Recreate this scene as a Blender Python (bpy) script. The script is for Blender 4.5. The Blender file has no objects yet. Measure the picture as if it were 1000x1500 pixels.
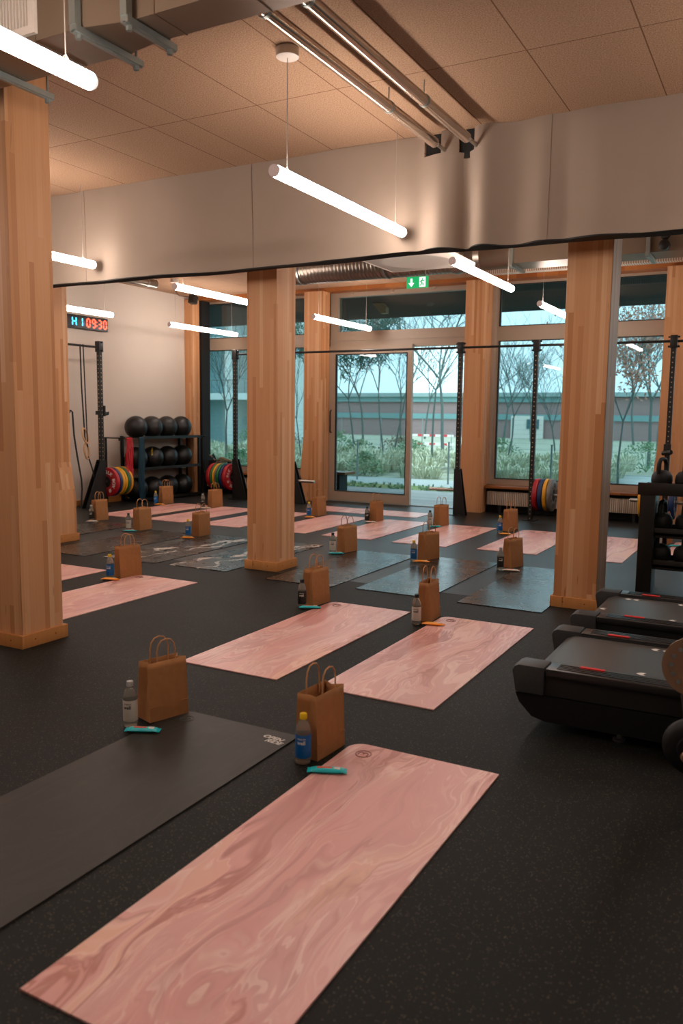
import bpy, bmesh, math, random
from mathutils import Vector, Matrix
random.seed(7)
PI = math.pi
C = bpy.context.scene.collection
sc = bpy.context.scene

# ------------------------------------------------------------------ materials
def lin(c):
    if isinstance(c, str):
        c = [int(c[i:i+2], 16)/255 for i in (0, 2, 4)]
    return tuple(((x/12.92) if x <= .04045 else ((x+.055)/1.055)**2.4) for x in c[:3]) + (1,)

class NT:
    def __init__(s, name):
        s.m = bpy.data.materials.new(name); s.m.use_nodes = True
        s.t = s.m.node_tree; s.n = s.t.nodes; s.l = s.t.links
        s.b = s.n['Principled BSDF']; s.out = s.n['Material Output']
    def new(s, t, **kw):
        n = s.n.new(t)
        for k, v in kw.items(): setattr(n, k, v)
        return n
    def put(s, sock, v):
        if hasattr(v, 'is_output'): s.l.new(v, sock)
        else: sock.default_value = v
    def math(s, op, a, b=0.0, c=0.0):
        n = s.new('ShaderNodeMath', operation=op)
        s.put(n.inputs[0], a); s.put(n.inputs[1], b); s.put(n.inputs[2], c)
        return n.outputs[0]
    def vmath(s, op, a, b=(0, 0, 0)):
        n = s.new('ShaderNodeVectorMath', operation=op)
        s.put(n.inputs[0], a); s.put(n.inputs[1], b)
        return n.outputs[0]
    def obj(s): return s.new('ShaderNodeTexCoord').outputs['Object']
    def rnd(s): return s.new('ShaderNodeObjectInfo').outputs['Random']
    def sep(s, v):
        n = s.new('ShaderNodeSeparateXYZ'); s.put(n.inputs[0], v); return n.outputs
    def comb(s, x, y, z):
        n = s.new('ShaderNodeCombineXYZ')
        for i, v in enumerate((x, y, z)): s.put(n.inputs[i], v)
        return n.outputs[0]
    def noise(s, vec, scale=5, detail=2, rough=.5, dist=0, col=False):
        n = s.new('ShaderNodeTexNoise')
        s.put(n.inputs['Vector'], vec); n.inputs['Scale'].default_value = scale
        n.inputs['Detail'].default_value = detail; n.inputs['Roughness'].default_value = rough
        n.inputs['Distortion'].default_value = dist
        return n.outputs['Color' if col else 'Fac']
    def white(s, vec):
        n = s.new('ShaderNodeTexWhiteNoise'); s.put(n.inputs['Vector'], vec); return n.outputs['Value']
    def ramp(s, fac, stops, interp='LINEAR'):
        n = s.new('ShaderNodeValToRGB'); s.put(n.inputs[0], fac)
        e = n.color_ramp.elements; n.color_ramp.interpolation = interp
        while len(e) < len(stops): e.new(0.5)
        for i, (p, c) in enumerate(stops):
            e[i].position = p; e[i].color = lin(c) if not isinstance(c, float) else (c, c, c, 1)
        return n.outputs[0]
    def mix(s, f, a, b, mode='MIX'):
        n = s.new('ShaderNodeMix', data_type='RGBA', blend_type=mode)
        s.put(n.inputs['Factor'], f)
        s.put(n.inputs[6], lin(a) if isinstance(a, str) else a)
        s.put(n.inputs[7], lin(b) if isinstance(b, str) else b)
        return n.outputs[2]
    def bump(s, h, strength=.3, dist=.01):
        n = s.new('ShaderNodeBump'); n.inputs['Strength'].default_value = strength
        n.inputs['Distance'].default_value = dist; s.put(n.inputs['Height'], h)
        s.l.new(n.outputs[0], s.b.inputs['Normal'])
    def set(s, **kw):
        names = dict(col='Base Color', rough='Roughness', metal='Metallic', spec='Specular IOR Level',
                     trans='Transmission Weight', ior='IOR', alpha='Alpha', emis='Emission Color', es='Emission Strength',
                     sheen='Sheen Weight', coat='Coat Weight')
        for k, v in kw.items():
            if isinstance(v, str): v = lin(v)
            s.put(s.b.inputs[names[k]], v)
        return s.m

def flat(name, col, rough=.6, metal=0, spec=.5, var=.12, vscale=8, **kw):
    t = NT(name)
    n = t.noise(t.obj(), vscale, 3)
    c = lin(col)
    lo = tuple(x*(1-var) for x in c[:3])+(1,); hi = tuple(min(1, x*(1+var)) for x in c[:3])+(1,)
    t.set(col=t.mix(n, lo, hi), rough=rough, metal=metal, spec=spec, **kw)
    return t.m

def emit(name, col, strength):
    t = NT(name)
    t.set(col='101010', emis=col, es=strength, rough=.5)
    return t.m

def wood(name, base, dark, light, lam=.038, rough=.55):
    t = NT(name); o = t.sep(t.obj()); r = t.rnd()
    a = t.math('FLOOR', t.math('DIVIDE', t.math('ADD', o[0], .0137), lam))
    b = t.math('FLOOR', t.math('DIVIDE', t.math('ADD', o[1], .0131), lam))
    jo = t.white(t.comb(a, b, r))
    zz = t.math('FLOOR', t.math('ADD', t.math('DIVIDE', o[2], 1.35), t.math('MULTIPLY', jo, 7)))
    w = t.white(t.comb(a, b, t.math('ADD', zz, t.math('MULTIPLY', r, 31))))
    g = t.noise(t.comb(t.math('MULTIPLY', o[0], 70), t.math('MULTIPLY', o[1], 70), t.math('ADD', t.math('MULTIPLY', o[2], 1.6), t.math('MULTIPLY', w, 20))), 1, 4, .6, .6)
    kn = t.noise(t.comb(t.math('MULTIPLY', o[0], 14), t.math('MULTIPLY', o[1], 14), t.math('MULTIPLY', o[2], 1.9)), 1.3, 1)
    c = t.ramp(w, [(0, dark), (.25, base), (.7, base), (1, light)])
    c = t.mix(t.ramp(g, [(.4, 0.0), (.75, .35)]), c, dark)
    c = t.mix(t.ramp(kn, [(.74, 0.0), (.8, .7)]), c, '6b3513')
    t.set(col=c, rough=rough, spec=.3)
    t.bump(g, .05, .003)
    return t.m

M = {}
M['column'] = wood('glulam column wood', 'cb9467', 'b57b4d', 'd8aa82')
M['plinth'] = wood('plinth wood', 'bd7f46', 'a66b36', 'c68b52', lam=.4)
M['beam'] = wood('beam wood', 'a4622f', '8c4d20', 'b06f3a', lam=.3)
M['sillwood'] = wood('sill wood', '9c6034', '80481f', 'a97043', lam=.5, rough=.35)
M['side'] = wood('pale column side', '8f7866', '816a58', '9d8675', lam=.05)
M['paint'] = flat('beige painted frame', 'a8937f', .45, var=.03)
M['wall'] = flat('white plaster', 'c4b6a8', .85, var=.03, vscale=2)
M['wall2'] = flat('plaster behind camera', 'a8978a', .85, var=.03, vscale=2)
M['black'] = flat('black powder coat', '14120f', .4)
M['blackm'] = flat('matt black', '0f0e0c', .7)
M['darkgrey'] = flat('dark grey plastic', '1a1918', .5, spec=.35)
M['rail'] = flat('glossy rail plastic', '1d1d1d', .33)
M['hull'] = flat('black hull plastic', '0c0b0a', .55, spec=.3)
M['cap'] = flat('satin grey cap', '363737', .45)
M['chrome'] = flat('brushed steel', 'b9b4ac', .28, metal=1)
M['zinc'] = flat('galvanised strut', '9aa19c', .38, metal=.7)
M['white'] = flat('white plastic', 'e8e2da', .5, var=.03)
M['offwhite'] = flat('white enamel', 'd8cbbe', .5, var=.03)
def m_cap():
    t = NT('moulded cap plastic'); g = t.new('ShaderNodeNewGeometry'); z = t.sep(g.outputs['Normal'])[2]
    t.set(col=t.mix(t.noise(t.obj(), 60, 3), '2c2d2d', '3a3b3b'), rough=t.math('SUBTRACT', .6, t.math('MULTIPLY', z, .15)), spec=.35); return t.m
M['cap'] = m_cap()
M['beltm'] = flat('treadmill belt', '34302b', .42, var=.15, vscale=30)
M['red'] = flat('red strip', 'd3201c', .5)
M['lamp'] = emit('lamp diffuser', 'fff1e8', 36.0)
M['dome'] = emit('lamp dome', 'fff1e8', .9)
M['endcap_glow'] = emit('lamp end cap with added glow', 'c9a596', .55)  # cap faces away from the tube; faint glow added to lighten it
M['cable'] = flat('cable', 'a89c90', .5)
M['teal'] = flat('teal wrapper', '17b6bd', .35, var=.2, vscale=40)
M['orange'] = flat('orange wrapper', 'ef9418', .35, var=.15, vscale=40)
M['pale'] = flat('pale wrapper', 'cdbfae', .4, var=.15, vscale=40)
M['coral'] = flat('coral print', 'd9573a', .45)
M['lblue'] = flat('blue label', '0a5d9e', .4, var=.06)
M['lwhite'] = flat('white label', 'c3b8ac', .5, var=.04)
M['ldark'] = flat('dark label', '1c1815', .4)
M['yellow'] = flat('yellow cap', 'e8bf17', .4)
M['capblack'] = flat('black cap', '100f12', .4)
M['capgrey'] = flat('pale cap', 'a9a6a0', .4)
M['textw'] = flat('white print', 'd8d4cc', .6)
M['textd'] = flat('dark print', '2a2522', .6)
M['texty'] = flat('yellow print', 'd9b51d', .6)
M['ring'] = flat('birch ring', 'c89a6c', .5)
M['ball'] = flat('black leatherette', '0b0a09', .42, var=.25, vscale=20)
M['kettle'] = flat('kettlebell iron', '131211', .6, spec=.35)
M['ledblue'] = emit('blue LED', '2fb4ff', 5)
M['ledred'] = emit('red LED', 'ff4a2e', 5)
M['green'] = None
M['bronze'] = flat('perforated bronze', '8a6b52', .5, metal=.3)
M['basket'] = flat('woven rope', '8a7358', .8, var=.5, vscale=90)
for k, c in dict(pred='a3141d', pblue='15305c', pyellow='d99a16', pgreen='11692f', pgrey='6f6a64').items():
    M[k] = flat('rubber ' + k[1:], c, .45, var=.08)
M['bandred'] = flat('red band rubber', 'b81420', .5)
M['bandblue'] = flat('blue band rubber', '0f3444', .5)

def m_metal(name, col, stripes=None, rough=.3):
    t = NT(name); o = t.sep(t.obj())
    n = t.noise(t.obj(), 3, 3)
    t.set(col=t.mix(n, lin(col), tuple(x*1.25 for x in lin(col)[:3])+(1,)), metal=.85, rough=rough)
    return t.m
M['duct'] = m_metal('sheet metal duct', '857261', rough=.42)
M['spiral'] = m_metal('spiral duct', '8f8378', rough=.3)
M['ductside'] = flat('duct wrap', '7a6653', .6, metal=.25, var=.04)
M['pipe'] = m_metal('polished pipe', 'c9b8a8', rough=.16)

def m_paper():
    t = NT('kraft paper'); o = t.obj()
    n = t.noise(o, 35, 4); n2 = t.noise(o, 7, 2)
    c = t.mix(n, '9c6b40', 'b27e50'); c = t.mix(t.math('MULTIPLY', n2, .35), c, '8c5428')
    t.set(col=c, rough=.75, spec=.25); t.bump(n2, .35, .01); return t.m
M['paper'] = m_paper()
M['handlep'] = flat('twisted paper cord', 'c08a5a', .7)
def m_clear():
    t = NT('clear bottle plastic')
    t.set(col='cfc8ba', rough=.12, trans=.75, ior=1.2, spec=.6); return t.m
M['clear'] = m_clear()

def m_floor():
    t = NT('rubber gym floor'); o = t.obj(); s = t.sep(o)
    v = t.new('ShaderNodeTexVoronoi'); t.put(v.inputs['Vector'], o); v.inputs['Scale'].default_value = 150
    nz = t.noise(o, 60, 1)
    cell = t.sep(v.outputs['Color'])
    fl = t.math('MULTIPLY', t.math('LESS_THAN', v.outputs['Distance'], t.math('MULTIPLY', nz, .62)), t.math('GREATER_THAN', cell[0], .74))
    far = t.math('GREATER_THAN', s[1], 6.2)
    fl = t.math('MULTIPLY', fl, t.math('SUBTRACT', 1, t.math('MULTIPLY', far, .7)))
    base = t.mix(t.noise(o, 140, 2), '0a0b09', '161612')
    c = t.mix(t.math('MULTIPLY', fl, .7), base, '5f5640')
    # seams of the loose tiles beyond the middle of the room
    def seam(x, off, step):
        f = t.math('FRACT', t.math('DIVIDE', t.math('ADD', x, off), step))
        return t.math('LESS_THAN', t.math('ABSOLUTE', t.math('SUBTRACT', f, .5)), .0045)
    sm = t.math('MAXIMUM', seam(s[0], 50+1.33+.5, 1.0), seam(s[1], -6.2+50+.5, 1.0))
    roll = seam(s[0], 50.9, 1.25)
    sm = t.math('MAXIMUM', t.math('MULTIPLY', sm, far), t.math('MULTIPLY', roll, .25))
    c = t.mix(sm, c, '0a0908')
    w = t.noise(o, 1.2, 3)
    t.set(col=c, rough=t.math('ADD', t.math('SUBTRACT', .58, t.math('MULTIPLY', far, .18)), t.math('MULTIPLY', w, .1)), spec=t.math('ADD', .22, t.math('MULTIPLY', far, .28)))
    t.bump(t.math('SUBTRACT', t.noise(o, 160, 2), t.math('MULTIPLY', sm, 3)), .25, .002)
    return t.m
M['floor'] = m_floor()

def m_ceiling():
    t = NT('wood wool ceiling'); o = t.obj(); s = t.sep(o)
    left = t.math('LESS_THAN', s[0], -4.05)
    xx = t.math('ADD', s[0], t.math('MULTIPLY', left, .32-.0001))
    fx = t.math('FRACT', t.math('DIVIDE', t.math('ADD', xx, .833+61.25+.306), .6125))
    lx = t.math('LESS_THAN', t.math('ABSOLUTE', t.math('SUBTRACT', fx, .5)), .0062)
    lx = t.math('MAXIMUM', lx, t.math('LESS_THAN', t.math('ABSOLUTE', t.math('ADD', s[0], 4.215)), .004))
    fy = t.math('FRACT', t.math('DIVIDE', t.math('ADD', s[1], -4.78+62.5+.625), 1.25))
    ly = t.math('LESS_THAN', t.math('ABSOLUTE', t.math('SUBTRACT', fy, .5)), .0032)
    ln = t.math('MAXIMUM', lx, ly)
    n1 = t.noise(o, 120, 4, .75); n2 = t.noise(o, 40, 3, .7)
    pc = t.white(t.comb(t.math('FLOOR', t.math('DIVIDE', t.math('ADD', xx, .833+61.25), .6125)), t.math('FLOOR', t.math('DIVIDE', t.math('ADD', s[1], -4.78+62.5), 1.25)), 3.0))
    c = t.ramp(n1, [(.33, '7c5c46'), (.5, 'ac886b'), (.67, 'c8a688')])
    c = t.mix(t.math('MULTIPLY', n2, .35), c, '8e7060')
    c = t.mix(t.math('MULTIPLY', pc, .12), c, 'b99a84')
    c = t.mix(t.math('MULTIPLY', ln, .75), c, '5a3519')
    t.set(col=c, rough=.95, spec=.1); t.bump(n1, .5, .006); return t.m
M['ceiling'] = m_ceiling()

def m_mat(kind):
    t = NT({'pink': 'pink marbled mat', 'black': 'black natural rubber mat', 'soft': 'matt black rubber mat', 'marble': 'grey marbled mat'}[kind])
    o = t.obj(); s = t.sep(o); r = t.math('MULTIPLY', t.rnd(), 37)
    rb = .34 if kind == 'soft' else .12
    base = t.comb(t.math('MULTIPLY', s[0], 3.8), t.math('MULTIPLY', s[1], 1.0), r)
    wv = t.noise(base, 1.1, 2, .5, 0, True)
    warp = t.vmath('MULTIPLY', t.vmath('SUBTRACT', wv, (.5, .5, .5)), (1.5, 1.0, .4))
    p2 = t.vmath('ADD', base, warp)
    w2 = t.noise(t.vmath('MULTIPLY', p2, (1.6, .9, 1)), 1.4, 3, .55, .6, True)
    p3 = t.vmath('ADD', p2, t.vmath('MULTIPLY', t.vmath('SUBTRACT', w2, (.5, .5, .5)), (1.8, .8, 0)))
    a = t.noise(t.vmath('MULTIPLY', p3, (1.5, .45, 1)), 1.15, 4, .5, .4)
    b = t.noise(t.vmath('ADD', t.vmath('MULTIPLY', p3, (2.2, .4, 1)), (9, 4, 2)), 1.2, 3, .5, .3)
    if kind == 'pink':
        c = t.ramp(a, [(.34, 'c68d86'), (.46, 'da9f98'), (.56, 'dea69c'), (.68, 'e6b49b')])
        lil = t.noise(t.vmath('ADD', t.vmath('MULTIPLY', p3, (1.0, .5, 1)), (3, 8, 1)), .9, 2)
        c = t.mix(t.ramp(lil, [(.5, 0.0), (.68, .55)]), c, 'cb9f9c')
        wisp = t.ramp(b, [(.44, 0.0), (.50, .6), (.512, .05), (.56, 0.0)])
        c = t.mix(wisp, c, 'efd0c2')
        st = t.noise(t.vmath('MULTIPLY', p3, (7, .7, 1)), 1.6, 3)
        c = t.mix(t.ramp(st, [(.55, 0.0), (.72, .55)]), c, 'ecc8b8')
        dk = t.ramp(b, [(.58, 0.0), (.67, .75), (.685, .6), (.70, 0.0)])
        c = t.mix(dk, c, 'b06f5e')
        t.set(col=c, rough=.36, spec=.5)
    elif kind in ('black', 'soft'):
        n = t.noise(t.comb(s[0], s[1], r), 5, 5, .7)
        c = t.mix(n, '1a1712', '2e2a25')
        cr = t.ramp(a, [(.46, 0.0), (.50, .5), (.54, 0.0)])
        c = t.mix(t.math('MULTIPLY', cr, n), c, '3b3631')
        t.set(col=c, rough=t.math('ADD', t.math('ADD', rb, .07), t.math('MULTIPLY', n, .16)), spec=.7 if rb < .2 else .4); t.bump(n, .06, .01)
    else:
        c = t.ramp(a, [(.3, '171410'), (.5, '26221e'), (.7, '1b1815')])
        wisp = t.ramp(b, [(.56, 0.0), (.58, .9), (.60, .9), (.615, 0.0)])
        q = t.noise(t.comb(t.math('MULTIPLY', s[0], 2), t.math('MULTIPLY', s[1], 3.2), r), 1, 3)
        q2 = t.noise(t.comb(t.math('MULTIPLY', s[0], 9), t.math('MULTIPLY', s[1], 5), r), 1, 3)
        for off, sl, wd in ((.02, .28, .045), (.30, .16, .03)):
            xc = t.math('ADD', t.math('ADD', off, t.math('MULTIPLY', s[1], sl)), t.math('MULTIPLY', t.math('SUBTRACT', q, .5), .55))
            dd = t.math('ABSOLUTE', t.math('SUBTRACT', s[0], xc))
            msk = t.math('MULTIPLY', t.math('LESS_THAN', dd, t.math('MULTIPLY', t.ramp(q2, [(.38, 0.0), (.62, 1.0)]), wd)), .85)
            c = t.mix(msk, c, 'cfc6bc')
        n = t.noise(t.comb(s[0], s[1], r), 5, 5, .7); t.set(col=c, rough=t.math('ADD', .20, t.math('MULTIPLY', n, .16)), spec=.7); t.bump(n, .06, .01)
    return t.m
for k in ('pink', 'black', 'marble', 'soft'): M['mat_'+k] = m_mat(k)

def m_curtain():
    t = NT('divider fabric'); o = t.obj()
    n = t.noise(o, 2.5, 3); f = t.noise(o, 220, 1)
    t.set(col=t.mix(n, '988576', 'a3907f'), rough=.85, spec=.15, sheen=.2); t.bump(f, .1, .002); return t.m
M['curtain'] = m_curtain()
def m_upright():
    t = NT('perforated upright'); s = t.sep(t.obj())
    fz = t.math('SUBTRACT', t.math('FRACT', t.math('DIVIDE', s[2], .0625)), .5)
    dz = t.math('MULTIPLY', fz, .0625)
    def d(u): return t.math('SQRT', t.math('ADD', t.math('POWER', u, 2), t.math('POWER', dz, 2)))
    dx = t.math('LESS_THAN', d(s[0]), .0085); dy = t.math('LESS_THAN', d(s[1]), .0085)
    g = t.new('ShaderNodeNewGeometry'); nn = t.sep(g.outputs['Normal'])
    hx = t.math('MULTIPLY', dx, t.math('GREATER_THAN', t.math('ABSOLUTE', nn[1]), .7))
    hy = t.math('MULTIPLY', dy, t.math('GREATER_THAN', t.math('ABSOLUTE', nn[0]), .7))
    h = t.math('MULTIPLY', t.math('MAXIMUM', hx, hy), t.math('LESS_THAN', s[2], 2.3))
    t.set(col=t.mix(h, '15130f', 'a08a74'), rough=.4); return t.m
M['upright'] = m_upright()
def m_rad():
    t = NT('radiator convector'); s = t.sep(t.obj())
    f = t.math('SINE', t.math('MULTIPLY', s[0], 2*PI/.028)); n = t.white(t.comb(t.math('FLOOR', t.math('DIVIDE', s[0], .028)), 0, 0))
    c = t.mix(t.math('MULTIPLY', t.math('ADD', t.math('MULTIPLY', f, .5), .5), t.math('ADD', .5, t.math('MULTIPLY', n, .5))), '8a7664', 'f0dfcb')
    t.set(col=c, rough=.5); t.bump(f, .6, .01); return t.m
M['rad'] = m_rad()
def m_glass(name, tint, refl=.06):
    t = NT(name)
    tr = t.new('ShaderNodeBsdfTransparent'); tr.inputs[0].default_value = tint
    gl = t.new('ShaderNodeBsdfGlossy'); gl.inputs['Roughness'].default_value = .0
    fr = t.new('ShaderNodeFresnel'); fr.inputs[0].default_value = 1.5
    mx = t.new('ShaderNodeMixShader'); t.l.new(fr.outputs[0], mx.inputs[0])
    t.l.new(tr.outputs[0], mx.inputs[1]); t.l.new(gl.outputs[0], mx.inputs[2])
    t.l.new(mx.outputs[0], t.out.inputs['Surface']); return t.m
M['glass'] = m_glass('tinted window glass', (.68, .75, .765, 1))
M['deck'] = None
def m_deck():
    t = NT('weathered deck boards'); s = t.sep(t.obj())
    f = t.math('FRACT', t.math('DIVIDE', s[1], .14)); w = t.white(t.comb(0, t.math('FLOOR', t.math('DIVIDE', s[1], .14)), 0))
    c = t.mix(w, '6f7472', '8e928f'); c = t.mix(t.math('LESS_THAN', f, .07), c, '2f3231')
    t.set(col=c, rough=.5); return t.m
M['deck'] = m_deck()
def m_ground(name, a, b, sc_=3):
    t = NT(name); n = t.noise(t.obj(), sc_, 6, .7); n2 = t.noise(t.obj(), sc_*12, 3)
    t.set(col=t.mix(t.math('MULTIPLY', t.math('ADD', n, n2), .5), a, b), rough=.95); return t.m
M['lawn'] = m_ground('lawn', '4a6a35', '8c9a5c')
M['gravel'] = m_ground('gravel path', '8f9796', 'b9bfbc')
M['field'] = m_ground('dry meadow', '8d9583', 'b8b7a2', .8)
def m_leafy(name, a, b):
    t = NT(name); n = t.noise(t.obj(), 2.5, 3); r = t.new('ShaderNodeNewGeometry').outputs['Random Per Island']
    t.set(col=t.mix(t.math('MULTIPLY', t.math('ADD', n, r), .5), a, b), rough=.8); return t.m
M['grass'] = m_leafy('pale ornamental grass', 'a3b194', 'e4e2cb')
M['shrub'] = m_leafy('green shrub', '567d60', '9ab58e')
M['shrubd'] = m_leafy('brown shrub', '7a7264', 'a8a088')
M['russet'] = m_leafy('russet leaves', 'a0705f', 'c49a86')
M['bark'] = m_ground('bark', '46524f', '74817d', 20)
M['pine'] = m_leafy('pine needles', '1e4a40', '3f7461')
def m_building(name, wallc, bands, z0):
    t = NT(name); s = t.sep(t.obj()); c = lin(wallc)
    br = t.noise(t.comb(t.math('MULTIPLY', s[0], .3), 0, t.math('MULTIPLY', s[2], 9)), 2, 3)
    c = t.mix(br, wallc, tuple(x*1.3 for x in lin(wallc)[:3])+(1,))
    t.set(col=c, rough=.9); return t.m
M['brick'] = m_building('brick facade', '9a8080', [], 0)
M['bandteal'] = flat('teal facade band', '7fa5a6', .6)
M['roofteal'] = flat('pale roof', '9fb4b4', .7)
M['concrete'] = flat('pale concrete', 'd0dad8', .8)
M['facade'] = flat('pale facade glazing', '8fb0b4', .4)
M['winblue'] = flat('blue grey glazing', '4f6f78', .15)
M['soffit'] = flat('dark soffit', '1e1b16', .9)
M['signgreen'] = emit('sign green', '0fa35c', 1.1)
M['signwhite'] = emit('sign white', 'f0fff4', 1.3)
M['barrier'] = flat('red barrier', 'd4404a', .6)
M['steel'] = flat('fence steel', '7f8a8a', .5)

# ------------------------------------------------------------------ mesh helpers
class B:
    def __init__(s): s.bm = bmesh.new(); s.mi = 0
    def _fin(s, verts, mtx=None):
        if mtx is not None: bmesh.ops.transform(s.bm, matrix=mtx, verts=verts)
        for f in {f for v in verts for f in v.link_faces}: f.material_index = s.mi
    def box(s, x0, x1, y0, y1, z0, z1, bev=0, mtx=None, seg=2):
        r = bmesh.ops.create_cube(s.bm, size=1)
        vs = r['verts']
        bmesh.ops.transform(s.bm, matrix=Matrix.Translation(((x0+x1)/2, (y0+y1)/2, (z0+z1)/2)) @ Matrix.Diagonal((x1-x0, y1-y0, z1-z0, 1)), verts=vs)
        if bev:
            es = list({e for v in vs for e in v.link_edges})
            rr = bmesh.ops.bevel(s.bm, geom=es, offset=bev, segments=seg, affect='EDGES', profile=.6)
            vs = list({v for f in rr['faces'] for v in f.verts} | {v for v in vs if v.is_valid})
        s._fin(vs, mtx); return vs
    def tube(s, pts, r, n=8, cap=True, closed=False):
        pts = [Vector(p) for p in pts]; rings = []
        rs = r if isinstance(r, (list, tuple)) else [r]*len(pts)
        N = len(pts); up = None
        for i, p in enumerate(pts):
            a = pts[(i-1) % N] if (closed or i) else p; b = pts[(i+1) % N] if (closed or i < N-1) else p
            d = (b-a); d = d.normalized() if d.length > 1e-9 else Vector((0, 0, 1))
            if up is None: up = Vector((0, 0, 1)) if abs(d.z) < .9 else Vector((1, 0, 0))
            u = d.cross(up)
            if u.length < 1e-4: u = d.cross(Vector((.3, 1, .2)))
            u.normalize(); v = u.cross(d).normalized(); up = v
            rings.append([s.bm.verts.new(p + rs[i]*(math.cos(2*PI*k/n)*u + math.sin(2*PI*k/n)*v)) for k in range(n)])
        fs = []
        for i in range(N if closed else N-1):
            A, Bq = rings[i], rings[(i+1) % N]
            for k in range(n): fs.append(s.bm.faces.new((A[k], A[(k+1) % n], Bq[(k+1) % n], Bq[k])))
        if cap and not closed:
            fs.append(s.bm.faces.new(rings[0][::-1])); fs.append(s.bm.faces.new(rings[-1]))
        for f in fs: f.material_index = s.mi; f.smooth = n > 6
        return [v for q in rings for v in q]
    def lathe(s, prof, n=24, mtx=None, cap=True):
        rings = []
        for (r, z) in prof:
            rings.append([s.bm.verts.new((r*math.cos(2*PI*k/n), r*math.sin(2*PI*k/n), z)) for k in range(n)])
        fs = []
        for A, Bq in zip(rings, rings[1:]):
            for k in range(n): fs.append(s.bm.faces.new((A[k], A[(k+1) % n], Bq[(k+1) % n], Bq[k])))
        if cap: fs.append(s.bm.faces.new(rings[0][::-1])); fs.append(s.bm.faces.new(rings[-1]))
        for f in fs: f.smooth = True; f.material_index = s.mi
        vs = [v for q in rings for v in q]
        if mtx is not None: bmesh.ops.transform(s.bm, matrix=mtx, verts=vs)
        return vs
    def prism(s, poly, a, b, axis='y', mtx=None):
        def P(u, v, w):
            return {'y': (u, w, v), 'x': (w, u, v), 'z': (u, v, w)}[axis]
        A = [s.bm.verts.new(P(u, v, a)) for u, v in poly]; Bq = [s.bm.verts.new(P(u, v, b)) for u, v in poly]
        fs = [s.bm.faces.new(A[::-1]), s.bm.faces.new(Bq)]; n = len(poly)
        for k in range(n): fs.append(s.bm.faces.new((A[k], A[(k+1) % n], Bq[(k+1) % n], Bq[k])))
        for f in fs: f.material_index = s.mi
        bmesh.ops.recalc_face_normals(s.bm, faces=fs)
        if mtx is not None: bmesh.ops.transform(s.bm, matrix=mtx, verts=A+Bq)
        return A+Bq
    def quad(s, pts, sm=False):
        f = s.bm.faces.new([s.bm.verts.new(p) for p in pts]); f.material_index = s.mi; f.smooth = sm; return f
    def grid(s, fn, nu, nv, sm=True):
        V = [[s.bm.verts.new(fn(i/nu, j/nv)) for j in range(nv+1)] for i in range(nu+1)]
        for i in range(nu):
            for j in range(nv):
                f = s.bm.faces.new((V[i][j], V[i+1][j], V[i+1][j+1], V[i][j+1])); f.smooth = sm; f.material_index = s.mi
    def done(s, name, mats, parent=None, loc=None, sharp=True):
        me = bpy.data.meshes.new(name); s.bm.normal_update(); s.bm.to_mesh(me); s.bm.free()
        if not isinstance(mats, (list, tuple)): mats = [mats]
        for m in mats: me.materials.append(M[m] if isinstance(m, str) else m)
        if sharp:
            try: me.set_sharp_from_angle(angle=math.radians(40))
            except Exception: pass
        o = bpy.data.objects.new(name, me); C.objects.link(o)
        if parent: o.parent = parent
        if loc: o.location = loc
        return o

def pieces(b, name, mat, parent):
    # one object per loose island
    bm = b.bm; bm.verts.ensure_lookup_table(); seen = set(); out = []
    for v in bm.verts:
        if v in seen: continue
        st = [v]; isl = set(st)
        while st:
            q = st.pop()
            for e in q.link_edges:
                o = e.other_vert(q)
                if o not in isl: isl.add(o); st.append(o)
        seen |= isl; n = B(); mp = {q: n.bm.verts.new(q.co) for q in isl}
        for f in {f for q in isl for f in q.link_faces}:
            g = n.bm.faces.new([mp[q] for q in f.verts]); g.smooth = f.smooth
        out.append(n.done(name, mat, parent))
    bm.free(); return out

def tag(o, label, cat, group=None):
    o['label'] = label; o['category'] = cat
    if group: o['group'] = group
    return o
def thing(name, label, cat, loc=(0, 0, 0), rz=0, group=None):
    o = bpy.data.objects.new(name, None); C.objects.link(o); o.location = loc; o.rotation_euler = (0, 0, rz)
    o.empty_display_size = .1
    return tag(o, label, cat, group)
def struct(o): o['kind'] = 'structure'; return o
def sbox(name, mat, *a, **k):
    b = B(); b.box(*a, **k); return struct(b.done(name, mat))
def dup(root, label, loc, rz=None, group=None):
    r = root.copy(); C.objects.link(r); r.location = loc
    if rz is not None: r.rotation_euler = (0, 0, rz)
    r['label'] = label
    if group: r['group'] = group
    for ch in list(root.children):
        c = ch.copy(); C.objects.link(c); c.parent = r
        for g in list(ch.children):
            d = g.copy(); C.objects.link(d); d.parent = c
    return r
def text(string, size, mat, parent=None, mtx=None, name='lettering', extr=.0004, bold=0, align='CENTER'):
    cu = bpy.data.curves.new('t', 'FONT'); cu.body = string; cu.size = size; cu.extrude = extr
    cu.align_x = align; cu.align_y = 'CENTER'; cu.offset = bold; cu.resolution_u = 3
    ob = bpy.data.objects.new('t', cu); C.objects.link(ob)
    bpy.context.view_layer.update()
    dg = bpy.context.evaluated_depsgraph_get()
    me = bpy.data.meshes.new_from_object(ob.evaluated_get(dg))
    bpy.data.objects.remove(ob); bpy.data.curves.remove(cu)
    me.materials.clear(); me.materials.append(M[mat])
    if mtx is not None: me.transform(mtx)
    if parent == 'mesh': return me
    o = bpy.data.objects.new(name, me); C.objects.link(o)
    if parent: o.parent = parent
    return o
T = Matrix.Translation
def R(deg, ax): return Matrix.Rotation(math.radians(deg), 4, ax)

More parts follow.
